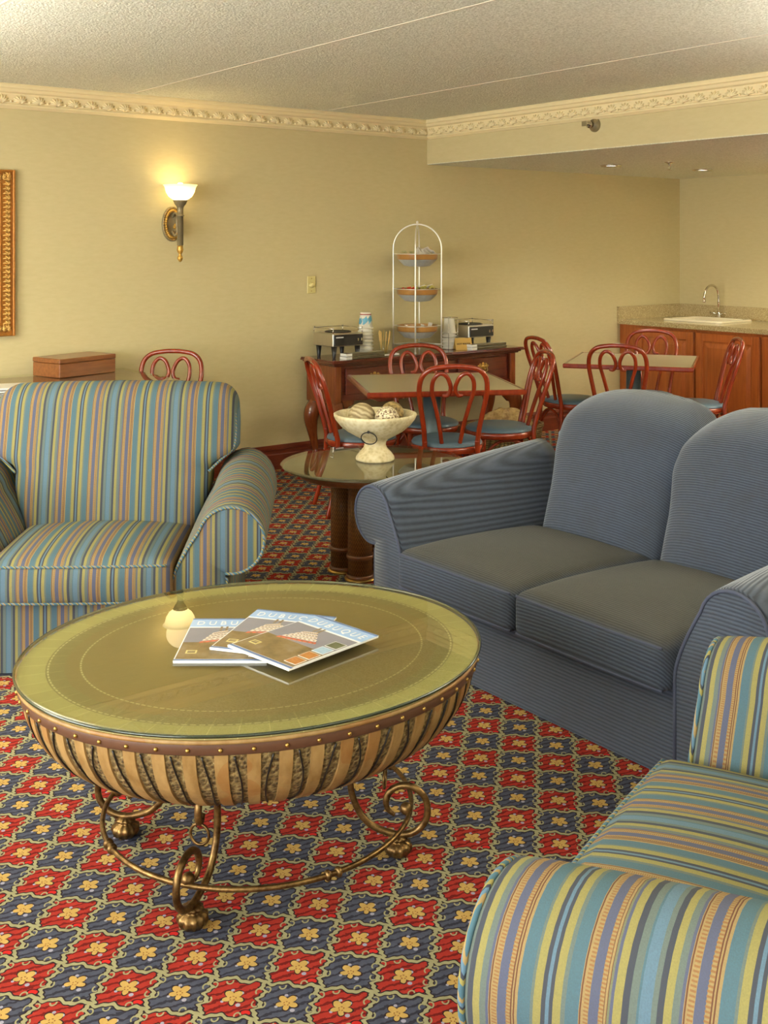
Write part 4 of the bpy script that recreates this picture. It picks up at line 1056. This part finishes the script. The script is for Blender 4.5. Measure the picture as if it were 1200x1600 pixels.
# magazines
def magazine(x, y, z, rz, label, w=.235, h=.315):
    t = thing('magazine', label, 'magazine', (x, y, z), rz, 'magazines on the coffee table')
    def sheet(x0, x1, y0, y1, zz, th=.0005): return lambda m, mi=0: m.box((x0, y0, zz), (x1, y1, zz+th), mi)
    MB().box((.001, .001, 0), (w-.001, h-.001, .0045)).build('pages', 'paper', t)
    c = MB().box((0, 0, .0046), (w, h, .0052))
    c.box((.003, .016, .0052), (w-.004, h-.075, .0055), 1)                 # photograph
    c.box((.003, h*.42, .0055), (w-.004, h-.075, .0057), 2)                # dusk sky and river
    c.box((.0, h-.066, .0052), (w, h-.004, .0056), 3)                      # title band
    c.box((0, h-.010, .0056), (w, h-.002, .0059), 4)
    c.box((0, .006, .0052), (w, .014, .0056), 4)                           # blue rule
    cv = c.build('cover', ['ink_white', 'photo', 'photo_sky', 'coverblue', 'coverdeep'], t)
    b = MB()
    # riverboat: stacked decks in perspective
    for k in range(5):
        y0 = h*.40 + .016*k; a0 = .045+.006*k; a1 = w-.075-.012*k
        pts = [(a0, y0), (a1, y0+.030-.003*k), (a1-.004, y0+.040-.003*k), (a0+.002, y0+.0105)]
        b.add([(u, v, .0062) for u, v in pts] + [(u, v, .0057) for u, v in pts], [(0, 1, 2, 3), (0, 4, 5, 1), (1, 5, 6, 2), (2, 6, 7, 3), (3, 7, 4, 0)], 1 if k == 0 else 0, False)
        for j in range(7):
            u = (j+.6)/7.4; xx = a0+(a1-a0)*u; yy = y0+(.030-.003*k)*u
            b.box((xx, yy+.002, .0061), (xx+.007, yy+.006, .0064), 2)
    for xx in (.085, .10): b.box((xx, h*.40+.09, .0057), (xx+.006, h*.40+.122, .0062), 2)
    b.build('riverboat', ['boat', 'boat_red', 'photo'], cv)
    th = MB()
    for k, mi in enumerate((1, 1, 2, 3)):
        x0 = w-.048; y0 = .03+.046*k
        th.box((x0-.002, y0-.002, .0057), (x0+.040, y0+.038, .006), 0); th.box((x0, y0, .006), (x0+.038, y0+.036, .0063), mi)
    th.build('thumbnails', ['ink_white', 'thumb_a', 'thumb_b', 'thumb_c'], cv)
    em = MB().box((.022, .052, .0057), (.050, .074, .0061)); em.box((.026, .056, .0061), (.046, .064, .0064), 1); em.box((.026, .066, .0061), (.046, .070, .0064), 1)
    em.build('emblem', ['ivory', 'photo'], cv)
    text_mesh('D U B U Q U E', .040, 'title', 'ink_white', cv, Matrix.Translation((w*.5, h-.040, .0058)) @ Matrix.Scale(.80, 4, (1, 0, 0)), .0003)
    return t
zt = .5405
magazine(1.238, 2.500, zt, math.radians(-37), 'riverboat magazine at the bottom left of the fanned three')
magazine(1.346, 2.511, zt+.0068, math.radians(-54), 'riverboat magazine in the middle, partly covered by the top one')
magazine(1.383, 2.484, zt+.0136, math.radians(-80.5), 'riverboat magazine lying on top, uncovered cover, rightmost')

# ------------------------------------------------------------------ upholstered seats (local: front plane y = 0, facing -Y, x across)
def rbox(w, hx, hy, z0, z1, y0, r, crown=0.0, n=20, fn=None, mi=0, sag=0.0):
    """rounded cushion box; crown puffs the top, fn warps"""
    hz = (z1-z0)/2; cz = (z0+z1)/2; cy = y0+hy
    faces = [((1, 0, 0), (0, 1, 0), (0, 0, 1)), ((-1, 0, 0), (0, -1, 0), (0, 0, 1)), ((0, 1, 0), (-1, 0, 0), (0, 0, 1)), ((0, -1, 0), (1, 0, 0), (0, 0, 1)), ((0, 0, 1), (1, 0, 0), (0, 1, 0)), ((0, 0, -1), (-1, 0, 0), (0, 1, 0))]
    H = Vector((hx, hy, hz))
    # non-uniform parameters: dense near the edges
    ts = [-1 + 2*i/n for i in range(n+1)]; ts = [math.copysign(abs(q)**.75, q) for q in ts]
    for nn, uu, vv in faces:
        nn, uu, vv = Vector(nn), Vector(uu), Vector(vv); vs = []; fs = []
        for b in ts:
            for a in ts:
                q = nn + uu*a + vv*b; p = Vector((q.x*hx, q.y*hy, q.z*hz))
                inn = Vector([max(-(H[i]-min(r, H[i]*.98)), min(H[i]-min(r, H[i]*.98), p[i])) for i in range(3)])
                d = p-inn
                if d.length > 1e-9:
                    rrv = min(r, *(H[i]*.98 for i in range(3)))
                    p = inn + d.normalized()*min(r, rrv if True else r)
                k = (1-(p.x/hx)**2)*(1-(p.y/hy)**2)
                k = max(k, 0)
                if p.z > 0: p.z += crown*k**.6*(p.z/hz)
                p.y -= sag*max(0, 1-(p.x/hx)**2)*max(0, 1-(p.z/hz)**2) if p.y < 0 else 0
                P = Vector((p.x, p.y+cy, p.z+cz))
                vs.append(fn(P) if fn else P)
        m = n+1
        for j in range(n):
            for i in range(n): fs.append((j*m+i, j*m+i+1, (j+1)*m+i+1, (j+1)*m+i))
        w.add(vs, fs, mi)
    return w
def weld(o, d=.0004):
    bm = bmesh.new(); bm.from_mesh(o.data); bmesh.ops.remove_doubles(bm, verts=bm.verts[:], dist=d); bmesh.ops.recalc_face_normals(bm, faces=bm.faces[:]); bm.to_mesh(o.data); bm.free(); return o
def arm_profile(cu, cz, r, outer, n=22):
    """(u, z) outline of a rolled arm: inner foot at u=0, roll about (cu, cz)"""
    pts = [(0, 0), (0, .24), (0, .33)]
    a0 = PI - .28; a1 = -PI*.62
    p0 = (cu + r*cos(a0), cz + r*sin(a0))
    for k in range(1, 6):
        q = k/6; pts.append((p0[0]*(q**1.35), .33 + (p0[1]-.33)*q))
    for k in range(n+1):
        a = a0 + (a1-a0)*k/n; pts.append((cu + r*cos(a), cz + r*sin(a)))
    e = pts[-1]
    pts += [(outer, e[1]-.02), (outer, .2), (outer, 0)]
    return pts
def build_arm(t, s, xi, L, prof, rise, mats, wmat, ztop, front_drop=0.0):
    side, front = mats
    w = MB(); N = len(prof); ny = 14
    def warp(u, z, y):
        k = max(0, (z-.24)/(ztop-.24)); q = max(0, y)/L
        return (s*(xi+u), y, z + rise*k*(q**.8))
    vs = []
    ys = [0.012] + [L*j/ny for j in range(1, ny+1)]
    for j, y in enumerate(ys):
        for (u, z) in prof: vs.append(warp(u, z, y))
    fs = [(j*N+i, j*N+(i+1), (j+1)*N+(i+1), (j+1)*N+i) for j in range(ny) for i in range(N-1)]
    fs.append(tuple(range(ny*N, ny*N+N)))
    # rounded shoulder towards the front panel
    c = (sum(p[0] for p in prof)/N, sum(p[1] for p in prof)/N)
    b = len(vs)
    def inset(p, d): 
        i = prof.index(p); a_, b_ = prof[max(i-1, 0)], prof[min(i+1, N-1)]
        tx, tz = b_[0]-a_[0], b_[1]-a_[1]; l = math.hypot(tx, tz) or 1
        return (p[0] + tz/l*d, p[1] - tx/l*d)      # to the right of travel = inside
    for p in prof:
        q = inset(p, .008); vs.append(warp(q[0], max(q[1], 0), 0.002))
    fs += [(i, b+i, b+i+1, i+1) for i in range(N-1)]
    w.add(vs, fs); o = w.build('arm', side, t)
    f = MB(); ip = [inset(p, .008) for p in prof]
    f.add([warp(u, max(z, 0), .001) for u, z in ip] + [warp(c[0]+(u-c[0])*.55, c[1]+(z-c[1])*.75, -.006) for u, z in ip],
          [(i, i+1, N+i+1, N+i) for i in range(N-1)] + [tuple(N+i for i in range(N))], 0, True)
    f.build('arm_front', front, o)
    wl = MB().tube([warp(u, max(z, .004), .0) for u, z in [inset(p, .005) for p in prof]], .0055, 8); wl.build('welt', wmat, o)
    return o

def back_mesh(fn_w, y_f, th, z0, z1, nz=30, nseg=64, expo=5.0, arch=.03, rtop=.09, bulge=.03, x0=0.0, archR=None):
    """a padded back: superellipse sections stacked in z"""
    w = MB(); vs = []; rows = []
    zs = [z0 + (z1-z0)*i/nz for i in range(nz+1)]
    zs = zs[:-1] + [z1 - rtop*(1-sin(PI/2*k/8))*.0 for k in range(1)]
    lev = []
    for z in [z0 + (z1-rtop-z0)*i/nz for i in range(nz+1)]: lev.append((z, 1.0, 0.0))
    for k in range(1, 10):
        a = PI/2*k/9; lev.append((z1-rtop+rtop*sin(a), cos(a), rtop*(1-cos(a))))
    for (z, ck, ins) in lev:
        hw = fn_w(z); kz = (z-z0)/(z1-z0)
        hd = th/2*(1.0 if ck == 1 else max(ck, .02)**.9)
        hx = hw - ins*.9
        yc = y_f(z) + th/2
        for k in range(nseg):
            a = 2*PI*k/nseg; cx, sx = cos(a), sin(a)
            X = math.copysign(abs(cx)**(2/expo), cx)*hx; Y = math.copysign(abs(sx)**(2/(expo*.7)), sx)*hd
            bl = bulge*(1-(X/hw)**2)*sin(PI*min(max(kz, 0), 1)) if sx < 0 else 0
            zz = z - (arch if X < 0 else (archR if archR is not None else arch))*abs(X/hw)**2.2*max(0, min(1, (kz-.6)/.4))
            vs.append((x0+X, yc+Y-bl, zz))
    L = len(lev); fs = []
    for i in range(L-1):
        for k in range(nseg): fs.append((i*nseg+k, i*nseg+(k+1) % nseg, (i+1)*nseg+(k+1) % nseg, (i+1)*nseg+k))
    fs.append(tuple((L-1)*nseg+k for k in range(nseg))); fs.append(tuple(range(nseg-1, -1, -1)))
    w.add(vs, fs); return w
def sstep(a, b, x):
    q = max(0, min(1, (x-a)/(b-a))); return q*q*(3-2*q)

PROF_C = arm_profile(.225, .487, .128, .215)
def armchair(loc, rz, label):
    t = thing('armchair', label, 'armchair', (*loc, 0), rz, 'striped rolled-arm armchairs')
    hi = .325
    for s in (-1, 1): build_arm(t, s, hi, .72, PROF_C, .085, ('stripe_y', 'stripe_x'), 'stripe_welt', .615)
    w = MB(); w.box((-hi-.02, .012, .005), (hi+.02, .60, .30)); w.build('base', 'stripe_x', t)
    w = MB(); rbox(w, hi+.012, .31, .27, .42, -.05, .022, .045, 18, sag=.025); c = weld(w.build('seat_cushion', 'stripe_x', t))
    for z, sg in ((.279, .008), (.411, .008)):
        MB().tube([(x, -.0465-sg*(1-(x/(hi+.012))**2), z) for x in [(-1+2*i/24)*(hi-.004) for i in range(25)]], .0052, 8).build('welt', 'stripe_welt', c)
    fw = lambda z: .325 + .085*sstep(.30, .60, z) + .108*sstep(.64, .72, z) - .012*sstep(.8, 1.0, z)
    yf = lambda z: .47 + .16*((z-.38)/.62)
    b = back_mesh(fw, yf, .24, .30, .99, expo=7, arch=.014, rtop=.09, bulge=.035).build('backrest', 'stripe_x', t)
    for s in (-1, 1):
        MB().tube(cr([(s*.40, yf(.62)+.028, .63), (s*.45, yf(.675)+.03, .676), (s*.50, yf(.725)+.035, .722), (s*.508, yf(.78)+.045, .78), (s*.503, yf(.86)+.05, .86), (s*.485, yf(.91)+.07, .905), (s*.445, yf(.945)+.11, .945)], 5), .0058, 8).build('welt', 'stripe_welt', b)
    return t
    return t
armchair((1.564, 3.904), math.radians(-35.0), 'striped armchair beyond the coffee table, facing the viewer')
fg = armchair((1.693, 1.427), math.radians(200.2), 'striped armchair in the foreground, cropped by the bottom right corner')
fg.scale = (1.037, 1.037, 1.037)

# loveseat
t = thing('loveseat', 'blue corduroy loveseat with rolled arms and two arched back cushions', 'sofa', (2.62, 2.69, 0), math.radians(-90))
hi = .635
PROF_S = arm_profile(.205, .505, .118, .19)
for s in (-1, 1):
    build_arm(t, s, hi, .95, PROF_S, .085, ('cord_y', 'cord_x'), 'cord_welt', .623)
MB().box((-hi-.01, .02, .005), (hi+.01, .98, .30)).build('base', 'cord_x', t)
for s in (-1, 1):
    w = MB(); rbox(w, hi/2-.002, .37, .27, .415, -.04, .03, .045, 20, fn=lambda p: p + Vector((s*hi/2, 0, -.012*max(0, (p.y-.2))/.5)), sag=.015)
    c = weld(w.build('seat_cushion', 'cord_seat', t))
    e = hi/2-.014
    for z in (.279, .404):
        MB().tube([(s*hi/2+x, -.034-.006*(1-(x/e)**2), z) for x in [(-1+2*i/20)*e for i in range(21)]], .0042, 8).build('welt', 'cord_welt', c)
for s in (-1, 1):
    fw = lambda z: .312 + .03*sstep(.55, .8, z)
    yf = lambda z: .655 + .19*((z-.38)/.58) + (.012 if s < 0 else 0)
    b = back_mesh(fw, yf, .27, .30, .98, expo=6, arch=(.09 if s < 0 else .15), archR=(.05 if s < 0 else .10), rtop=.12, bulge=.055, x0=(-.296 if s < 0 else .325)).build('back_cushion', 'cord_x', t)
MB().box((-hi-.10, .90, .01), (hi+.10, 1.03, .80), bev=.05).build('back_frame', 'cord_x', t)

# ------------------------------------------------------------------ light
def area(name, loc, rot, sx, sy, watt, col):
    l = bpy.data.lights.new(name, 'AREA'); l.shape = 'RECTANGLE'; l.size = sx; l.size_y = sy; l.energy = watt; l.color = col
    o = bpy.data.objects.new(name, l); COL.objects.link(o); o.location = loc; o.rotation_euler = rot; return o
zc = (WZ[0]+WZ[1])/2; hh = WZ[1]-WZ[0]
for i, (a, b) in enumerate(WIN_L): area('daylight_left', (XL+.02, (a+b)/2, zc), (0, -PI/2-math.radians(22), 0), hh, b-a, (150, 175)[i], (.97, .99, 1.0))
for i, (a, b) in enumerate(WIN_F): area('daylight_front', ((a+b)/2, YF+.02, zc), (PI/2+math.radians(22), 0, 0), b-a, hh, 30, (.97, .99, 1.0))
def point(name, loc, watt, r, col):
    l = bpy.data.lights.new(name, 'POINT'); l.energy = watt; l.shadow_soft_size = r; l.color = col
    o = bpy.data.objects.new(name, l); COL.objects.link(o); o.location = loc; return o
point('sconce_light', (SX, D-.125, SZ+.31), .4, .09, (1, .80, .50))
for x, y in ((6.641, 5.807), (7.637, 5.69)):
    l = bpy.data.lights.new('downlight_spot', 'SPOT'); l.energy = 22; l.spot_size = math.radians(110); l.spot_blend = .8; l.shadow_soft_size = .05; l.color = (1, .93, .8)
    o = bpy.data.objects.new('downlight_spot', l); COL.objects.link(o); o.location = (x, y, ZS-.03)
# floor lamps added out of view to brighten the ceilings
def fill_lamp(x, y, label, watt):
    t = thing('added_floor_lamp', label, 'floor lamp', (x, y, 0), 0, 'added fill lamps out of view')
    MB().lathe([(0, 0), (.15, 0), (.15, .012), (.05, .03), (.02, .04), (0, .04)], 32).build('base', 'bronze', t)
    MB().lathe([(.014, .03), (.014, 1.70), (0, 1.70)], 16).build('pole', 'bronze', t)
    MB().lathe([(.02, 1.69), (.06, 1.70), (.14, 1.75), (.19, 1.81), (.195, 1.81), (.145, 1.742), (.06, 1.69), (.02, 1.68)], 40).build('shade', 'bronze', t)
    l = bpy.data.lights.new('added_fill_light', 'SPOT'); l.energy = watt; l.spot_size = math.radians(165); l.spot_blend = .6; l.shadow_soft_size = .12; l.color = (1, .98, .94)
    o = bpy.data.objects.new('added_fill_light', l); COL.objects.link(o); o.location = (x, y, 1.83); o.rotation_euler = (PI, 0, 0)
fill_lamp(-.2, 4.7, 'added bronze fill lamp, out of view beside the left wall windows', 380)
fill_lamp(4.75, 1.1, 'added bronze fill lamp, out of view behind the loveseat', 380)
fill_lamp(1.9, -1.0, 'added bronze fill lamp, out of view by the front wall window', 170)
fill_lamp(7.7, 3.0, 'added bronze fill lamp, out of view by the kitchenette wall', 560)
W = bpy.data.worlds.new('sky'); SC.world = W; W.use_nodes = True
bg = W.node_tree.nodes['Background']; sky = W.node_tree.nodes.new('ShaderNodeTexSky'); sky.sky_type = 'NISHITA'
sky.sun_elevation = math.radians(50); sky.sun_rotation = math.radians(90); sky.sun_disc = False
W.node_tree.links.new(sky.outputs[0], bg.inputs[0]); bg.inputs[1].default_value = .12

# ------------------------------------------------------------------ camera
cd = bpy.data.cameras.new('camera'); co = bpy.data.objects.new('camera', cd); COL.objects.link(co)
cd.sensor_fit = 'HORIZONTAL'; cd.sensor_width = 36; cd.lens = 36*1724/1200
cd.shift_x = 0; cd.shift_y = -(800-382.7)/1200
cd.clip_start = .05; cd.clip_end = 60
co.location = (0, 0, 1.58); co.rotation_euler = (PI/2, 0, -math.radians(37.2))
SC.camera = co
vs = SC.view_settings; vs.view_transform = 'Standard'; vs.look = 'None'; vs.gamma = 1; vs.use_curve_mapping = False; vs.exposure = 0.55
